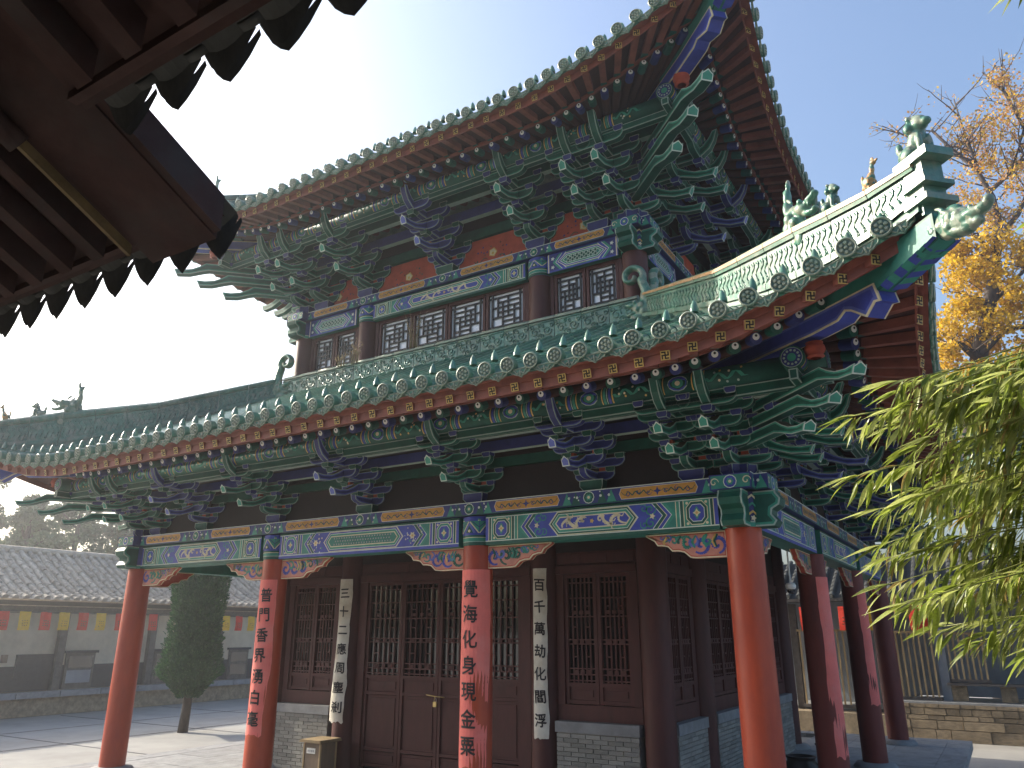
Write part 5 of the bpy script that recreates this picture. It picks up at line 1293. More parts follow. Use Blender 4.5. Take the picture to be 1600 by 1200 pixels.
fl = [(3.2, 'r'), (4.1, 'y'), (4.9, 'r'), (5.72, 'r'), (6.52, 'y'), (7.3, 'r'), (8.02, 'y'), (8.8, 'r'), (9.55, 'y'), (10.4, 'r'), (11.25, 'y'), (11.95, 'r'), (12.8, 'y'), (13.6, 'r'), (14.4, 'y'), (15.15, 'r'), (15.86, 'y'), (16.6, 'r'), (17.35, 'y'), (18.1, 'r'), (18.9, 'y')]
ft = {5.72: 'red bunting flag at the far left edge, over the pale wall', 6.52: 'yellow bunting flag second from the left edge', 7.3: 'red bunting flag just left of the grey post, over the pale wall', 8.02: 'yellow bunting flag hanging before the top of the grey post',
      8.8: 'red bunting flag just right of the grey post, over the glazed door', 9.55: 'yellow bunting flag over the glazed door, left of the far red column', 10.4: 'red bunting flag half hidden at the left side of the far red column', 11.95: 'red bunting flag between the far red column and the clipped cypress',
      15.86: 'yellow bunting flag just right of the clipped cypress', 16.6: 'red bunting flag between two yellow ones, right of the clipped cypress', 17.35: 'yellow bunting flag touching the pink couplet column'}
for y, c in fl:
    if y in ft: flag('bunting_flag', y, 'flag_red' if c == 'r' else 'flag_yellow', ft[y])
mb = MB(); mb.tube([(-29.3, 2 + .5 * i, 3.31 + .02 * sin(i)) for i in range(38)], .012, 'black', 4)
tag(obj('thin_rope', mb), 'thin rope carrying the bunting flags under the grey eave', 'rope')

# ------------------------------------------------------------------ hall across the back
rear = thing('rear_hall', 'grey hall behind the pavilion with wooden slat screens on a rough stone base', 'building', (4, 20, GZ))
def rb(name, c, d, k, parent=None):
    mb = MB(); mb.box(c, d, k); return obj(name, mb, parent or rear)
base = rb('stone_base', (6.1, 20.4, -.08), (13.8, 3.6, 1.02), 'mortar')
rng = random.Random(4)
STN = MB(); STN.box((0, 0, 0), (1, 1, 1), 'old_stone'); STN = STN.mesh('stone')
z = GZ
for r, h in enumerate((.34, .26, .14, .2, .12)):
    x = -.85 - (.3 if r % 2 else 0)
    while x < 8.5:
        w = rng.uniform(.35, 1.1) if h > .2 else rng.uniform(.3, .6); a = max(x, -.85); b = x + w
        q = link('stone', STN, base); q.location = ((a + b) / 2, 18.6 - rng.uniform(0, .04), z + h / 2); q.scale = (b - a - .02, .14, h - .018); x += w
    z += h
rb('coping_slab', (6.1, 18.78, .475), (13.9, .5, .07), 'stone')
rb('lower_step', (-4.2, 19.3, -.25), (6.7, 1.6, .65), 'old_stone'); rb('floor_slab', (-4.2, 20.6, .12), (6.7, 2.4, .1), 'stone')
rb('wall', (5.5, 21.6, 2.0), (12, .3, 3.0), 'plaster_grey'); rb('shaded_wall', (-4.2, 22.0, 2.0), (7.4, .3, 4.2), 'plaster_grey')
rb('window', (4.0, 21.42, 2.55), (1.0, .1, .85), 'black_paint'); rb('window', (7.4, 21.42, 2.2), (1.6, .1, 1.1), 'black_paint')
rb('post', (.75, 19.4, 2.0), (.26, .26, 3.1), 'plaster_grey'); rb('post', (-1.05, 19.4, 1.8), (.22, .22, 3.4), 'grey_wood'); rb('post', (-3.7, 19.4, 1.8), (.22, .22, 3.4), 'grey_wood')
def screen(x0, x1, z0, z1, y, n):
    f = MB(); f.box(((x0 + x1) / 2, y, z1), (x1 - x0, .07, .07), 'pale_wood'); f.box(((x0 + x1) / 2, y, z0), (x1 - x0, .09, .09), 'grey_wood'); o = obj('slat_screen', f, rear)
    for i in range(n):
        s = MB(); s.box((x0 + (x1 - x0) * (i + .5) / n, y - .01, (z0 + z1) / 2), (.055, .045, z1 - z0 - .02), 'pale_wood'); obj('slat', s, o)
screen(-.9, .6, .55, 2.55, 19.2, 9); screen(.9, 2.0, 1.1, 2.5, 19.25, 7); screen(-2.55, -1.3, .22, 2.6, 19.22, 7); screen(-3.6, -2.75, .2, 2.6, 19.22, 4); screen(-5.3, -3.9, .2, 2.6, 19.22, 8)
bn = MB(); bn.box((4.4, 19.3, 1.0), (7.2, .4, .07), 'grey_wood'); o = obj('ledge', bn, rear)
for x in (1.1, 2.4, 3.7, 5.0): rb('ledge_support', (x, 19.4, .74), (.4, .3, .44), 'stone', o) if False else link('ledge_support', STN, o).__setattr__('location', (x, 19.4, .74))
for c in o.children: c.scale = (.42, .3, .44)
er = MB()
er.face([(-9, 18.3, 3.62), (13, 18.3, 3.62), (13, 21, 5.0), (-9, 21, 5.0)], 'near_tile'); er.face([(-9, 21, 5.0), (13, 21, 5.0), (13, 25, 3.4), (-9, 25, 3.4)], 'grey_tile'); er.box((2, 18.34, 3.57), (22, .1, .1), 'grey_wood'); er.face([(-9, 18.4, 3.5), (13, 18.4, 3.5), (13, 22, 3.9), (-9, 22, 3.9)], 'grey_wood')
rr = obj('roof', er, rear)
row = MB()
for i in range(9):
    t0, t1 = i / 9, (i + 1) / 9
    for s in range(5):
        a, b = pi * s / 5, pi * (s + 1) / 5
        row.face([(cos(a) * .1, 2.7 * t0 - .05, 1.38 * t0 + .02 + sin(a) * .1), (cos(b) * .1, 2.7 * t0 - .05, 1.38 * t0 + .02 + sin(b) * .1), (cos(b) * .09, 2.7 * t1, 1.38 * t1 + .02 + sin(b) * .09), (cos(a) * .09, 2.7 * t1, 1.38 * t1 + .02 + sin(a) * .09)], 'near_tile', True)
row = row.mesh('tile_row')
for i in range(62): link('tile_row', row, rr).location = (-8.8 + .35 * i, 18.28, 3.64)
for x, c, t in ((-2.95, 'r', 'red flag in shade between the corner column and the next side column'), (-1.72, 'r', 'thin red flag between the second and third side columns'), (-.98, 'y', 'yellow flag beside the third side column, under the grey eave'), (.35, 'r', 'red flag behind the lowest bamboo leaves')):
    o = flag('bunting_flag', x, 'flag_red' if c == 'r' else 'flag_yellow', t, .5, .75, x, 3.35, -pi / 2, 1.0); o.location = (x, 18.1, 3.35); o['group'] = 'bunting flags before the rear hall'

# ------------------------------------------------------------------ hall whose eaves hang over the camera
near = thing('front_hall', 'dark tiled hall whose rafters and drip tiles hang over the top left corner', 'building', (-2, -12, GZ))
SL = math.tan(radians(26)); VX, VY, VZ = -.33, -7.70, 4.40
def near_roof(x0, x1, ye, ze, dx, verge, L=6.0, seed=0):
    rng = random.Random(seed)
    def P(x, d, dz): return Vector((x, ye - d, ze + d * SL + dz))
    x1v = x1
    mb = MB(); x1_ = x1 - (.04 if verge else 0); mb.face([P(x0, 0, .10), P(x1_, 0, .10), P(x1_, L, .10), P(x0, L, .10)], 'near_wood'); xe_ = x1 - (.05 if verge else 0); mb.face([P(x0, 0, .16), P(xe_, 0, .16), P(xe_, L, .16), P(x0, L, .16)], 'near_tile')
    bed = obj('roof_board', mb, near)
    mb = MB(); mb.box(((x0 + x1) / 2, ye - .06, ze + .115), (x1 - x0, .04, .04), 'near_wood'); obj('eave_board', mb, near)
    n = int((x1 - x0) / dx); xs = [x1 - (verge if verge else .1) - dx * i for i in range(n)]
    for x in xs:
        if x < x0 + .1: continue
        mb = MB(); a, b = P(x, .14, -.0), P(x, L, 0)
        w = .048; pts = [a + Vector((-w, 0, -.05)), a + Vector((w, 0, -.05)), a + Vector((w, 0, .09)), a + Vector((-w, 0, .09))]; pb = [p + (b - a) for p in pts]
        for i in range(4): j = (i + 1) % 4; mb.face([pts[i], pts[j], pb[j], pb[i]], 'near_wood')
        mb.face(pts, 'faded_gold'); obj('rafter', mb, near)
        mb = MB(); a, b = P(x + .02, .75, -.12), P(x + .02, L, -.12); mb.tube([a, b], .055, 'near_wood', 10); obj('round_rafter', mb, near)
    mb = MB(); mb.tube([P(x0, 1.05, -.27), P(x1 - (verge * .55 if verge else 0), 1.05, -.27)], .10, 'near_wood', 12); mb.box(((x0 + x1) / 2 - .3, ye - 1.05, ze + 1.05 * SL - .46), (x1 - x0 - .6, .12, .16), 'near_wood'); obj('purlin', mb, near)
    # tiles: concave drip tiles and round ends
    for i in range(int((x1 - x0) / .30)):
        x = x1 - .17 - .30 * i
        mb = MB(); h = rng.uniform(-.008, .008)
        prof = [(-.11, .03), (-.09, -.01), (-.05, -.035), (0, -.045), (.05, -.035), (.09, -.01), (.11, .03), (.075, -.02), (.03, -.09 + h), (0, -.115 + h), (-.03, -.09 + h), (-.075, -.02)]
        n_ = 6
        for q in range(n_):
            t0, t1 = q / n_, (q + 1) / n_
            a0, a1 = -1 + 2 * t0, -1 + 2 * t1
            def C(a, d, dz): return P(x + a * .14, d, .17 + .06 * a * a - .05 + dz)
            mb.face([C(a0, -.06, 0), C(a1, -.06, 0), C(a1, 1.2, 0), C(a0, 1.2, 0)], 'near_tile', True)
            dp = .12 if verge else .085; lo0, lo1 = -dp * (1 - abs(a0)) ** .8 - .015, -dp * (1 - abs(a1)) ** .8 - .015
            mb.face([C(a0, -.06, 0), C(a1, -.06, 0), C(a1, -.075, lo1), C(a0, -.075, lo0)], 'near_tile'); mb.face([C(a0, -.09, 0), C(a1, -.09, 0), C(a1, -.10, lo1), C(a0, -.10, lo0)], 'near_tile')
        obj('drip_tile', mb, near)
        if i > 0 or not verge:
            mb = MB(); c = P(x + .15, -.05, .21); mb.tube([c, c + Vector((0, 1.2, -1.2 * SL)) * -1], .078, 'near_tile', 12); mb.tube([c + Vector((0, .03, -.012)), c], [.083, .083], 'near_tile', 14); obj('tile_row', mb, near)
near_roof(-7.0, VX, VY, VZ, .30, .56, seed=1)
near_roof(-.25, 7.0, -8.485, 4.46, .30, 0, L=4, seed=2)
# gable board and verge of the lower roof
mb = MB(); e_ = 5.0
mb.prism([(VY - .06, VZ - .03), (VY - .06, VZ + .155), (VY - e_, VZ + .155 + (e_ - .06) * SL), (VY - e_, VZ - .03 + (e_ - .06) * SL)], lambda u, v, w: (w, u, v), VX - .02, VX + .03, 'near_wood'); obj('gable_board', mb, near)
mb = MB(); mb.prism([(VY - .04, VZ - .05), (VY - .04, VZ - .01), (VY - e_, VZ - .01 + (e_ - .04) * SL), (VY - e_, VZ - .05 + (e_ - .04) * SL)], lambda u, v, w: (w, u, v), VX - .52, VX - .023, 'near_wood'); obj('verge_soffit', mb, near)
mb = MB(); mb.prism([(VY - .16, VZ - .058), (VY - .16, VZ + .0), (VY - 1.1, VZ + .0 + .94 * SL), (VY - 1.1, VZ - .058 + .94 * SL)], lambda u, v, w: (w, u, v), VX - .55, VX - .528, 'faded_gold'); obj('painted_edge', mb, near)
mb = MB(); mb.box((-1, -13.4, 3.6), (22, .3, 8.2), 'near_wood'); obj('wall', mb, near)
for x in (-7.5, 6.6):
    mb = MB(); mb.lathe([(.2, GZ), (.2, 5.3)], (x, -9.4, 0), 'column_red', 20); obj('column', mb, near)

# ------------------------------------------------------------------ couplets, lock, box and other small things
TXT = {}
def glyph(ch, size, sub=None):
    """outline mesh of one character centred on the origin"""
    key = (ch, size)
    if key in TXT: return TXT[key]
    cu = bpy.data.curves.new('glyph', 'FONT'); cu.body = ch; cu.size = size; cu.offset = 0.0; cu.resolution_u = 2
    o = bpy.data.objects.new('glyph', cu); COL.objects.link(o)
    dg = bpy.context.evaluated_depsgraph_get(); me = bpy.data.meshes.new_from_object(o.evaluated_get(dg))
    bpy.data.objects.remove(o)
    bm = bmesh.new(); bm.from_mesh(me); bpy.data.meshes.remove(me)
    bmesh.ops.triangulate(bm, faces=bm.faces[:])
    for _ in range(5):
        ed = [e for e in bm.edges if e.calc_length() > size * .12]
        if not ed: break
        bmesh.ops.subdivide_edges(bm, edges=ed, cuts=1); bmesh.ops.triangulate(bm, faces=bm.faces[:])
    xs = [v.co.x for v in bm.verts]; ys = [v.co.y for v in bm.verts]; cx, cy = (min(xs) + max(xs)) / 2, (min(ys) + max(ys)) / 2
    V = [(v.co.x - cx, v.co.y - cy) for v in bm.verts]; F = [tuple(v.index for v in f.verts) for f in bm.faces]; bm.free()
    TXT[key] = (V, F); return V, F
def couplet(name, label, x, y, r, z0, z1, a0, a1, k, text, mid, seed, size, gloc=0.0, flat=False, bend=None, face=-pi / 2):
    """paper strip pasted round a column: angles a0..a1 about the outward direction face"""
    rng = random.Random(seed); mb = MB(); nz, na = 40, 12; H = z1 - z0
    nz_ = [rng.uniform(-1, 1) for _ in range(50)]
    def edge(t, s):
        e = noise.noise(Vector((seed * 3.1, t * 4, s * 5.0))) * .10 + noise.noise(Vector((seed, t * 14, s * 2.0))) * .04
        return e
    def wob(t, a):     # a paper strip never lies quite flat
        return (bend(t, a) if bend else 0) + .004 + .004 * noise.noise(Vector((seed, t * 6, a * 2)))
    def P(t, u, l=0.0):
        lo = a0 + (edge(t, 0) if t < .85 else 0) * (1 if bend is None else .6); hi = a1 + (edge(t, 1) * 1.5 - (max(0, .45 - t) * .5 if a1 > .4 and not bend else 0))
        a = lo + (hi - lo) * u; rr = r + wob(t, u) + l
        return (x + rr * cos(face + a), y + rr * sin(face + a), z0 + H * t)
    for i in range(nz):
        for j in range(na):
            t0, t1, u0, u1 = i / nz, (i + 1) / nz, j / na, (j + 1) / na
            d0 = .02 * noise.noise(Vector((seed, u0 * 5, 0))) if i == 0 else 0; d1 = .02 * noise.noise(Vector((seed, u1 * 5, 0))) if i == 0 else 0
            mb.face([P(t0 + d0, u0), P(t0 + d1, u1), P(t1, u1), P(t1, u0)], k, True)
    o = obj(name, mb); tag(o, label, 'couplet strip', 'paper couplets pasted on the columns')
    if text:
        n = len(text)
        for i, ch in enumerate(text):
            tb = MB()
            V, F = glyph(ch, size); t = 1 - (i + .78) / (n + .55); tilt = rng.uniform(-.06, .03); ce = mid + gloc * t
            base = len(tb.v)
            for cp, (su, sv) in enumerate(((0, 0), (.008, .004), (.003, -.006))):   # brush weight: the same strokes laid three times
                base = len(tb.v)
                for (u, v) in V:
                    u += su; v += sv
                    uu = u * cos(tilt) - v * sin(tilt) + v * -.06; vv = (u * sin(tilt) + v * cos(tilt)) * 1.05
                    a = ce + uu / r; tt = t + vv / H; uw = (a - a0) / (a1 - a0)
                    rr = r + wob(tt, uw) + .0065 + .0012 * cp; tb.v.append((x + rr * cos(face + a), y + rr * sin(face + a), z0 + H * tt))
                m_ = tb.mi('ink')
                for f in F: tb.f.append(tuple(base + q for q in f)); tb.m.append(m_); tb.smooth.append(False)
            obj('character', tb, o, world=False)
    return o
couplet('paper_couplet', 'red couplet strip with seven black characters on the second front column from the left', XC[2], 0, R0 * .985, .90, 3.42, -1.0, 1.12, 'paper_red', '普門香界湧白毫', .10, 3, .235, gloc=.22)
couplet('paper_couplet', 'red couplet strip ending in the character for chestnut on the middle front column', XC[1], 0, R0 * .985, .76, 3.42, -1.25, 1.5, 'paper_red', '覺海化身現金粟', .02, 5, .25, gloc=.05)
lb = lambda t, a: .02 + .05 * (1 - t) ** 3 + .02 * sin(t * 7) * (1 - t)
couplet('paper_couplet', 'white couplet strip with browned top and loose lower end, left of the doors', UX[2], S, .245, .93, 3.54, -.46, .66, 'paper_white', '三十二應周塵剎', .10, 7, .205, bend=lb)
couplet('paper_couplet', 'white couplet strip with torn right edge, right of the doors', UX[1], S, .245, .92, 3.57, -.36, .66, 'paper_white', '百千萬劫化閻浮', .12, 9, .205, bend=lambda t, a: .008 + .02 * (1 - t) * max(0, a - .5))
couplet('paper_couplet', 'bare red couplet strip on the first side column behind the corner', 0, YC[1], R0 * .985, .70, 3.40, -1.15, .9, 'paper_red', None, 0, 11, .2, face=0)
couplet('paper_couplet', 'bare red couplet strip on the second side column behind the corner', 0, YC[2], R0 * .985, 1.15, 3.33, -1.15, .9, 'paper_red', None, 0, 13, .2, face=0)
# peeled plaster patches on the corner column
mb = MB()
for (a, z, r) in ((-.05, .42, .075), (-.38, .36, .02), (.12, .30, .03), (.05, .33, .018), (-.2, .78, .012), (.3, .9, .01)):
    mb.face([((R0 * 1.0 + .002) * cos(-pi / 2 + .5 + a + r / R0 * rr * cos(t)), (R0 * 1.0 + .002) * sin(-pi / 2 + .5 + a + r / R0 * rr * cos(t)), z + r * rr * sin(t) * .8) for t, rr in [(2 * pi * i / 10, 1 + .3 * sin(i * 2.3)) for i in range(10)]], 'stone')
ob = obj('flaked_paint', mb, pav)
# padlock with hasp on the doors
lk = MB(); lk.box((-6.22, 1.955, 1.32), (.07, .035, .085), 'brass'); o = obj('padlock', lk); tag(o, 'small brass padlock hanging from the hasp of the middle doors', 'padlock')
s_ = MB(); s_.tube([(-6.22 + .025 * cos(t), 1.955, 1.365 + .06 * sin(t)) for t in [pi * i / 8 for i in range(9)]], .006, 'grey_metal', 6); obj('shackle', s_, o, world=False)
hs = MB(); hs.tube([(-6.42, 1.95, 1.47), (-6.2, 1.94, 1.45), (-6.02, 1.95, 1.44)], .009, 'brass', 6); hs.tube([(-6.22, 1.95, 1.46), (-6.23, 1.94, 1.38)], .008, 'brass', 6); obj('hasp', hs, pav)
# wooden donation box
bxr = thing('donation_box', 'brown wooden donation box with pale lid and white plate, by the left sill wall', 'box', (-8.40, 1.42, 0))
mb = MB(); mb.box((-8.40, 1.42, .33), (.40, .40, .62), 'box_wood'); o = obj('box_body', mb, bxr)
mb = MB(); mb.prism([(-.27, .64), (-.24, .685), (.24, .685), (.27, .64)], lambda u, v, w: (-8.40 + u, 1.42 + w, v), -.27, .27, 'pale_wood'); obj('lid', mb, bxr)
for sx in (-1, 1):
    for sy in (-1, 1): mb = MB(); mb.box((-8.40 + sx * .195, 1.42 + sy * .195, .32), (.035, .035, .6), 'pale_wood'); obj('corner_strip', mb, bxr)
mb = MB(); mb.box((-8.42, 1.214, .50), (.21, .008, .09), 'white')
for i in range(4): mb.box((-8.485 + .042 * i, 1.209, .50), (.028, .003, .035), 'grey_metal')
obj('name_plate', mb, bxr)
# dome camera on the side verandah, low dark stove
cm = thing('dome_camera', 'small white dome camera hanging under the side verandah beam', 'camera', (-.2, 3.3, 3.6))
mb = MB(); mb.lathe([(.0, 3.16), (.055, 3.163), (.075, 3.19), (.08, 3.23), (.06, 3.26), (.014, 3.27), (.012, 3.75)], (-.12, 2.9, 0), 'white', 18); obj('housing', mb, cm)
mb = MB(); mb.lathe([(.0, 3.10), (.035, 3.105), (.06, 3.13), (.066, 3.165)], (-.12, 2.9, 0), 'glass_dark', 16); obj('lens_dome', mb, cm)
ib = thing('incense_burner', 'low black metal burner on the floor beside the first side column', 'burner', (-.62, 4.6, 0))
mb = MB(); mb.lathe([(.20, .22), (.26, .30), (.27, .46), (.22, .52), (.23, .56), (.25, .58), (.20, .59), (.17, .5)], (-.62, 4.6, 0), 'black', 18); obj('bowl', mb, ib)
for i in range(3):
    a = 2 * pi * i / 3; mb = MB(); mb.tube([(-.62 + .2 * cos(a), 4.6 + .2 * sin(a), .3), (-.62 + .25 * cos(a), 4.6 + .25 * sin(a), .12), (-.62 + .22 * cos(a), 4.6 + .22 * sin(a), 0)], [.045, .035, .04], 'black', 8); obj('leg', mb, ib)
for s in (-1, 1): mb = MB(); mb.tube([(-.62 + s * .25, 4.6, .45), (-.62 + s * .33, 4.6, .55), (-.62 + s * .32, 4.6, .72), (-.62 + s * .26, 4.6, .8)], .03, 'black', 8); obj('handle', mb, ib)
# sun-lit wire along the left eave
mb = MB(); pts = [(-16.2 + .4 * i, -2.05 - .0 * i, 5.74 + .0004 * (i - 12) ** 2) for i in range(26)]; mb.tube(pts, .010, 'white', 5)
tag(obj('eave_wire', mb), 'thin pale wire strung along the tile ends of the lower left eave', 'wire')
# dry weeds on the ridge
for n_, (x, z, h, lab) in enumerate(((-6.75, 8.06, .85, 'tall dry weed standing on the green ridge before the middle windows'), (-8.35, 8.02, .55, 'bushy dry weed on the green ridge before the small left windows'), (-8.75, 8.02, .3, 'low dry tuft on the green ridge at the left column'))):
    rng = random.Random(n_ + 40); mb = MB()
    for i in range(26):
        bx = x + rng.uniform(-.10, .10); a = rng.uniform(0, 2 * pi); l = h * rng.uniform(.4, 1); sp = rng.uniform(.05, .35)
        pts = [(bx + sp * l * t * t * cos(a), 1.58 + sp * l * t * t * sin(a), z + l * t) for t in (0, .35, .7, 1)]
        mb.tube(pts, [.006, .005, .004, .002], 'dry_weed', 4)
        for q in range(3): p = Vector(pts[2]).lerp(Vector(pts[3]), rng.random()); d = Vector((rng.uniform(-1, 1), rng.uniform(-1, 1), rng.uniform(-.2, 1))) * .05; mb.face([p, p + d, p + d * .6 + Vector((.01, .01, .012))], 'dry_weed')
    o = obj('dry_weed', mb); tag(o, lab, 'weed', 'dry weeds growing on the ridge')

# ------------------------------------------------------------------ trees
def leafcards(mb, centres, n, size, ks, rng, squash=.8, droop=0.0):
    for c, r in centres:
        for i in range(n):
            d = Vector((rng.gauss(0, 1), rng.gauss(0, 1), rng.gauss(0, 1))); d.normalize(); d *= r * rng.random() ** .45; d.z *= squash
            p = Vector(c) + d; s = size * rng.uniform(.6, 1.3)
            a = Vector((rng.uniform(-1, 1), rng.uniform(-1, 1), rng.uniform(-1, 1))).normalized(); b = a.cross(Vector((rng.uniform(-1, 1), rng.uniform(-1, 1), rng.uniform(-1, 1)))).normalized()
            mb.face([p - a * s * .5, p + b * s * .4, p + a * s * .6, p - b * s * .4], rng.choice(ks))
gk = thing('ginkgo_tree', 'tall ginkgo tree with golden leaves and bare upper twigs behind the roof corner', 'tree', (2.6, 27, GZ))
GY = 27
mb = MB()
def limb(m, pts, r0, r1, k='bark', n=8):
    P3 = [Vector((p[0], GY + .4 * sin(i * 1.3 + p[0]), p[1])) for i, p in enumerate(pts)]; m.tube(P3, [r0 + (r1 - r0) * i / (len(P3) - 1) for i in range(len(P3))], k, n); return P3
limb(mb, [(2.3, GZ), (2.35, 4), (2.4, 8.3), (2.9, 11.5), (3.5, 13.7), (4.27, 15.9), (4.82, 17.6)], .55, .24, n=12); obj('trunk', mb, gk)
rng = random.Random(12); tips = []
for pts, r in (([(3.5, 13.7), (2.94, 14.4), (2.2, 14.4)], .2), ([(4.27, 15.9), (5.26, 16.9), (6.35, 17.8)], .14), ([(4.82, 17.6), (5.3, 19.7), (5.29, 21.3), (4.9, 22.8), (4.18, 23.9), (3.46, 25.2)], .17), ([(5.29, 21.3), (6.2, 22.3), (6.98, 24.0), (6.57, 25.9), (5.9, 27.3)], .11),
               ([(4.89, 18.2), (4.23, 19.4), (3.6, 20.2)], .09), ([(4.99, 18.8), (6.05, 20.1), (7.37, 22.2), (8.2, 25.3)], .13), ([(4.9, 22.8), (4.67, 25.3), (4.63, 26.8)], .07), ([(4.9, 22.8), (3.6, 24.0), (2.6, 24.9), (2.05, 25.7)], .06), ([(3.5, 13.7), (4.64, 14.7), (5.84, 15.0)], .13), ([(6.2, 22.3), (7.6, 23.0), (8.8, 24.6)], .08)):
    mb = MB(); P3 = limb(mb, pts, r, r * .35)
    for i in range(1, len(P3)):
        for q in range(4):
            p = P3[i - 1].lerp(P3[i], rng.random()); d = Vector((rng.uniform(-1, 1), rng.uniform(-1, 1), rng.uniform(-.1, 1))).normalized(); L = rng.uniform(.7, 1.9); e = [p + d * L * t + Vector((0, 0, .25 * t * t)) + Vector((rng.uniform(-.06, .06), 0, rng.uniform(-.06, .06))) for t in (0, .4, .75, 1)]
            mb.tube(e, [.04, .03, .022, .012], 'bark', 5); tips.append(e)
            for w in range(2):
                s = e[1].lerp(e[3], rng.random()); d2 = (d + Vector((rng.uniform(-1, 1), rng.uniform(-1, 1), rng.uniform(-.5, 1)))).normalized(); mb.tube([s, s + d2 * .5, s + d2 * .85 + Vector((0, 0, .1))], [.018, .013, .008], 'bark', 4)
    obj('branch', mb, gk)
cl = [(3.5, 17.6), (4.1, 17.3), (5.0, 16.7), (3.2, 16.2), (3.5, 14.9), (4.4, 14.7), (5.3, 16.0), (2.6, 13.9), (3.2, 13.2), (4.6, 12.9), (5.2, 14.0), (4.6, 18.6), (3.7, 18.6), (5.7, 18.0), (2.2, 12.6), (4.9, 12.3), (3.8, 11.4), (6.3, 15.4), (6.6, 13.6), (2.8, 15.2), (4.0, 16.0), (6.2, 12.2), (7.4, 16.5), (7.6, 14.0), (3.0, 10.5), (5.0, 10.8)]
mb = MB(); rng = random.Random(3)
cents = [((x + rng.uniform(-.3, .3), GY + rng.uniform(-1.3, 2.2), z + rng.uniform(-.3, .3)), rng.uniform(.5, 1.0)) for x, z in cl for _ in range(3)]
leafcards(mb, cents, 300, .16, ['leaf_gold', 'leaf_gold', 'leaf_gold_dark', 'leaf_gold'], rng)
up = [(5.59, 24.6), (6.2, 25.4), (5.0, 24.1), (6.5, 24.2), (6.5, 22.9), (5.5, 22.6), (7.3, 25.6), (6.7, 26.6), (5.3, 20.0), (4.7, 20.5), (6.4, 20.9), (7.6, 22.0), (7.9, 24.4), (4.2, 21.6), (8.6, 23.2)]
cents = [((x + rng.uniform(-.4, .4), GY + rng.uniform(-1, 1.5), z + rng.uniform(-.4, .4)), rng.uniform(.5, 1.1)) for x, z in up for _ in range(4)]
leafcards(mb, cents, 110, .13, ['leaf_rust', 'leaf_gold_dark', 'leaf_rust', 'leaf_gold'], rng)
for e in tips: leafcards(mb, [(e[2], .5)], 14, .13, ['leaf_rust', 'leaf_gold_dark'], rng)
o = obj('crown', mb, gk)

cy = thing('clipped_cypress', 'dark green cypress clipped to a flat-topped block in the courtyard', 'tree', (-21.05, 7.95, GZ))
mb = MB(); mb.tube([(-21.05, 7.95, GZ), (-21.0, 7.97, .4), (-21.05, 8.0, 2.5), (-21.0, 8.0, 4.2)], [.17, .14, .11, .05], 'bark', 9); obj('trunk', mb, cy)
mb = MB(); rng = random.Random(8)
def cyr(z):
    t = (z - .45) / 4.45; return (.88 + .08 * sin(t * 9)) * (1.04 - .10 * t) * (min(1, t * 4 + .30)) * (1 if t < .93 else 1 - (t - .93) * 5)
n = 0
while n < 15000:
    z = rng.uniform(.45, 4.92); a = rng.uniform(0, 2 * pi); bump_ = 1 + .16 * noise.noise(Vector((cos(a) * 2.4, sin(a) * 2.4, z * 1.9))) + .07 * noise.noise(Vector((cos(a) * 6, sin(a) * 6, z * 5)))
    r = cyr(z) * bump_ * (rng.uniform(.80, 1.03) if z < 4.7 else rng.random() ** .5)
    p = Vector((-21.05 + r * cos(a), 7.98 + r * sin(a), z)); s = rng.uniform(.04, .10)
    d = (Vector((cos(a), sin(a), rng.uniform(.1, 1.3))) + Vector((rng.uniform(-.6, .6), rng.uniform(-.6, .6), 0))).normalized(); b = d.cross(Vector((rng.uniform(-1, 1), rng.uniform(-1, 1), rng.uniform(-1, 1)))).normalized()
    mb.face([p, p + d * s * .6 + b * s * .35, p + d * s * 1.4, p + d * s * .6 - b * s * .35], 'leaf_cypress_light' if rng.random() < .3 else 'leaf_cypress'); n += 1
prof = [(.02, .5)] + [(cyr(z) * .80, z) for z in (.7, 1.2, 2, 2.8, 3.6, 4.3, 4.7)] + [(.02, 4.72)]
mb.lathe(prof, (-21.05, 7.98, 0), 'leaf_cypress', 16)
obj('crown', mb, cy)

def far_tree(label, x, y, h, r, k, seed, cone):
    h *= 1.1 if x < -40 else 1.0
    rng = random.Random(seed); t = thing('conifer_tree' if cone else 'broadleaf_tree', label, 'tree', (x, y, GZ), 'hazy trees beyond the side hall')
    mb = MB(); mb.tube([(x, y, GZ), (x + .2, y, h * .5), (x, y + .2, h * .95)], [.35, .22, .05], 'bark', 8); obj('trunk', mb, t)
    mb = MB(); cents = []
    for i in range(46):
        u = rng.random(); z = h * (.30 + .70 * u); rr = r * ((1 - u) * .9 + .12 if cone else sqrt(max(.05, 1 - (2 * u - .9) ** 2)))
        a = rng.uniform(0, 2 * pi); q = rr * rng.uniform(.25, 1); cents.append(((x + q * cos(a), y + q * sin(a), z), rng.uniform(.45, .95) * (1 if not cone else .8)))
    leafcards(mb, cents, 190, .24, k, rng, .7); obj('crown', mb, t)
    m2 = MB()
    for c, _ in cents[::2]: m2.tube([(x, y, c[2] - 1), tuple(Vector((x, y, c[2] - .6)).lerp(Vector(c), .6)), c], [.09, .05, .02], 'bark', 5)
    obj('branch', m2, t)
far_tree('tall hazy conifer at the far left edge behind the grey roof', -48, 12.4, 12.2, 2.2, ['leaf_far', 'leaf_far_brown'], 21, True)
far_tree('hazy brownish tree right of the tall far left conifer', -48, 15.3, 9.6, 1.5, ['leaf_far_brown', 'leaf_far'], 22, True)
far_tree('hazy round tree under the left corner brackets', -48, 18.2, 10.8, 2.1, ['leaf_far'], 23, False)
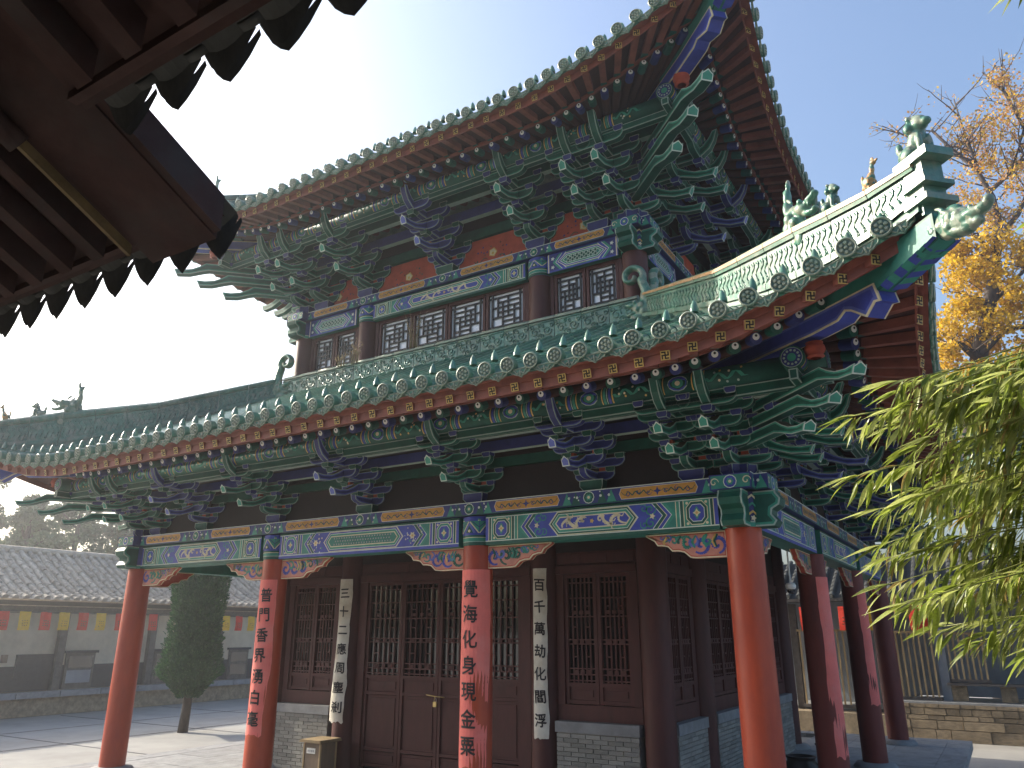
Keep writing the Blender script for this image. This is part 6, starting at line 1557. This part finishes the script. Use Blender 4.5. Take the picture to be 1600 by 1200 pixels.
far_tree('hazy tree just left of the far red column, partly behind bracket tips', -48, 21.6, 10.3, 2.3, ['leaf_far', 'leaf_far_brown'], 24, False)
far_tree('hazy tree behind the far red column and painted beam', -46, 26.0, 10.0, 2.6, ['leaf_far'], 25, False)
far_tree('low dark hazy tree against the grey roof at the left edge', -44, 13.2, 8.3, 2.4, ['leaf_far'], 26, False)
far_tree('hazy tree seen between the second bracket set and the roof of the side hall', -46, 31, 9.6, 2.6, ['leaf_far'], 27, False)

far_tree('dark leafy tree behind the rear hall roof, mostly covered by bamboo', 4.6, 24.6, 11.5, 3.0, ['leaf_cypress', 'leaf_far'], 41, False)
far_tree('dark leafy tree behind the rear hall, right of the golden ginkgo trunk', 9.5, 25.5, 12.0, 3.2, ['leaf_cypress', 'leaf_far'], 43, False)
far_tree('dark leafy tree seen under the side eave behind the rear hall', -1.0, 26.0, 9.5, 2.8, ['leaf_cypress', 'leaf_far'], 44, False)
for o_ in list(COL.objects):
    if o_.parent is None and o_.get('label', '').startswith('dark leafy tree'): o_['group'] = 'dark trees behind the rear hall'
# bamboo: canes rise off to the right, sprays hang into view
bb = thing('bamboo_clump', 'sunlit bamboo with drooping sprays of yellow-green leaves at the right edge', 'bamboo', (3.6, -6.5, GZ))
def bleaf(seed, k):
    rng = random.Random(seed); mb = MB(); n = 7; prev = None; sag = rng.uniform(.03, .28); tw = rng.uniform(-.6, .6)
    for i in range(n + 1):
        t = i / n; w = .086 * (sin(pi * min(1, t * 1.02 + .02)) ** .8) * (1.25 - .7 * t); z = -sag * t * t; a = tw * t
        q = [(t, w * cos(a), z + w * (.35 + sin(a))), (t, 0, z), (t, -w * cos(a), z + w * (.35 - sin(a)))]
        if prev: mb.face([prev[0], prev[1], q[1], q[0]], k, True); mb.face([prev[1], prev[2], q[2], q[1]], k, True)
        prev = q
    return mb.mesh('leaf')
BL = [bleaf(i, k) for i, k in enumerate(['leaf_bamboo', 'leaf_bamboo_light', 'leaf_bamboo', 'leaf_bamboo_dark', 'leaf_bamboo_light', 'leaf_bamboo_dry', 'leaf_bamboo', 'leaf_bamboo_light'])]
for i, (x, y, lean) in enumerate(((3.55, -6.3, -.05), (3.75, -6.7, .02), (3.9, -6.1, .1), (3.45, -6.9, .05))):
    mb = MB(); pts = [(x + lean * z * .2, y, z) for z in [GZ + .35 * q for q in range(17)]]
    for a, b in zip(pts[:-1], pts[1:]): mb.tube([a, (a[0], a[1], a[2] + .012), (a[0], a[1], a[2] + .024), b], [.021, .024, .019, .019], 'cane', 9)
    obj('cane', mb, bb)
tips_ = [(2.20, 3.23), (2.27, 3.28), (2.41, 3.45), (2.47, 3.40), (2.20, 3.02), (2.22, 2.94), (2.19, 2.82), (2.24, 2.76), (2.23, 2.66), (2.29, 2.59), (2.36, 2.52), (2.47, 2.47), (2.51, 2.50), (2.57, 2.59), (2.63, 2.46), (2.67, 2.58), (2.37, 3.18), (2.46, 3.05), (2.49, 2.89), (2.40, 2.80), (2.67, 3.14), (2.70, 2.96), (2.63, 2.81), (2.60, 3.29), (2.80, 3.45), (2.92, 3.97), (2.76, 3.56), (3.02, 4.90), (2.38, 2.94), (2.31, 2.88), (2.44, 2.65), (2.54, 2.71), (2.60, 2.97), (2.68, 2.75), (2.95, 3.8), (2.55, 3.1), (2.5, 2.75), (2.75, 3.3), (2.72, 2.68), (2.36, 3.05)]
_r = random.Random(77)
while len(tips_) < 92:
    q_ = (_r.uniform(2.34, 3.05), _r.uniform(2.52, 3.5))
    if q_[1] > 3.62 - .6 * abs(q_[0] - 2.6) or (2.5 < q_[0] < 2.62 and q_[1] < 2.75): continue
    tips_.append(q_)
rng = random.Random(31); LV = []; tw = MB()
for (tx, tz) in tips_:
    tz -= max(0, min(.12, (tz - 3.3) * .6)) if tz < 3.7 else 0
    y0 = -6.7 + rng.uniform(-.25, .35); rx = 3.5 + rng.uniform(-.1, .3); rz = tz + (rx - tx) * rng.uniform(.0, .32); tip = Vector((tx + .06, y0, tz + .03)); root = Vector((rx, -6.5 + rng.uniform(-.3, .3), rz)); midp = root.lerp(tip, .55) + Vector((0, 0, .06))
    path = [root * (1 - t) ** 2 + midp * 2 * t * (1 - t) + tip * t * t for t in [i / 12 for i in range(13)]]
    tw.tube(path, [.006 - .0045 * i / 12 for i in range(13)], 'cane', 5)
    L = (tip - root).length; nn = int(L / .029)
    for i in range(nn):
        t = .18 + .82 * (i + rng.random()) / nn; p = root * (1 - t) ** 2 + midp * 2 * t * (1 - t) + tip * t * t; d = ((midp - root) * (1 - t) + (tip - midp) * t).normalized()
        side_ = d.cross(Vector((0, 0, 1))).normalized()
        for q in range(rng.choice((2, 2, 3, 3))):
            v = (d * rng.uniform(.4, 1.1) + side_ * rng.uniform(-.75, .75) + Vector((0, 0, rng.uniform(-2.0, .15)))).normalized(); tp = p + v * rng.uniform(0, .05); 
            LV.append((tp, v, rng.uniform(.06, .118), rng.choice((0, 1, 2, 3, 4, 6, 7, 1, 7)) if rng.random() > .05 else 5))
    for q in range(3): LV.append((tip, (tip - midp + Vector((rng.uniform(-.15, .1), rng.uniform(-.2, .2), rng.uniform(-.12, .04)))).normalized(), rng.uniform(.10, .17), rng.randrange(5)))
for i in range(260):
    z_ = rng.uniform(2.2, 5.4); cx_, cy_ = rng.choice(((3.55, -6.3), (3.75, -6.7), (3.9, -6.1), (3.45, -6.9))); a_ = rng.uniform(-.9, .9)
    p = Vector((cx_ + rng.uniform(.05, .55) * cos(a_), cy_ + rng.uniform(.0, .5) * sin(a_), z_)); LV.append((p, Vector((cos(a_), sin(a_), rng.uniform(-1.6, .1))).normalized(), rng.uniform(.07, .12), rng.choice((0, 1, 2, 3, 4))))
obj('twigs', tw, bb)['kind'] = 'stuff'
LV.sort(key=lambda e: (e[0] - Vector(cam.location)).length - e[2] * 3)
rest = MB()
for i, (p, v, l, m_) in enumerate(LV):
    up_ = Vector((rng.uniform(-.6, .6), rng.uniform(-.6, .6), 1))
    if i < 298:
        o = link('leaf', BL[m_], bb); o.matrix_parent_inverse = Matrix.Translation(-Vector(bb.location)); orient(o, p, v, up_, (l, l, l))
    else:
        x = v; y = up_.cross(x).normalized(); z = x.cross(y); me = BL[m_]; k = me.materials[0].name; b0 = len(rest.v)
        rest.v.extend(tuple(p + (x * q.co.x + y * q.co.y + z * q.co.z) * l) for q in me.vertices); mi_ = rest.mi(k)
        for f in me.polygons: rest.f.append(tuple(b0 + w for w in f.vertices)); rest.m.append(mi_); rest.smooth.append(True)
obj('foliage', rest, bb)['kind'] = 'stuff'

# ------------------------------------------------------------------ air
hz = MB(); hz.box((-15, 15, 13.5), (120, 90, 31), 'white'); ho = obj('haze', hz); ho['kind'] = 'stuff'
hm = bpy.data.materials.new('haze'); hm.use_nodes = True; hn = hm.node_tree; hn.nodes.clear()
ou = hn.nodes.new('ShaderNodeOutputMaterial'); pv = hn.nodes.new('ShaderNodeVolumePrincipled'); pv.inputs['Color'].default_value = (0.93, 0.95, 1.0, 1); pv.inputs['Density'].default_value = 0.0020; pv.inputs['Anisotropy'].default_value = 0.7
hn.links.new(pv.outputs[0], ou.inputs['Volume']); ho.data.materials.clear(); ho.data.materials.append(hm)
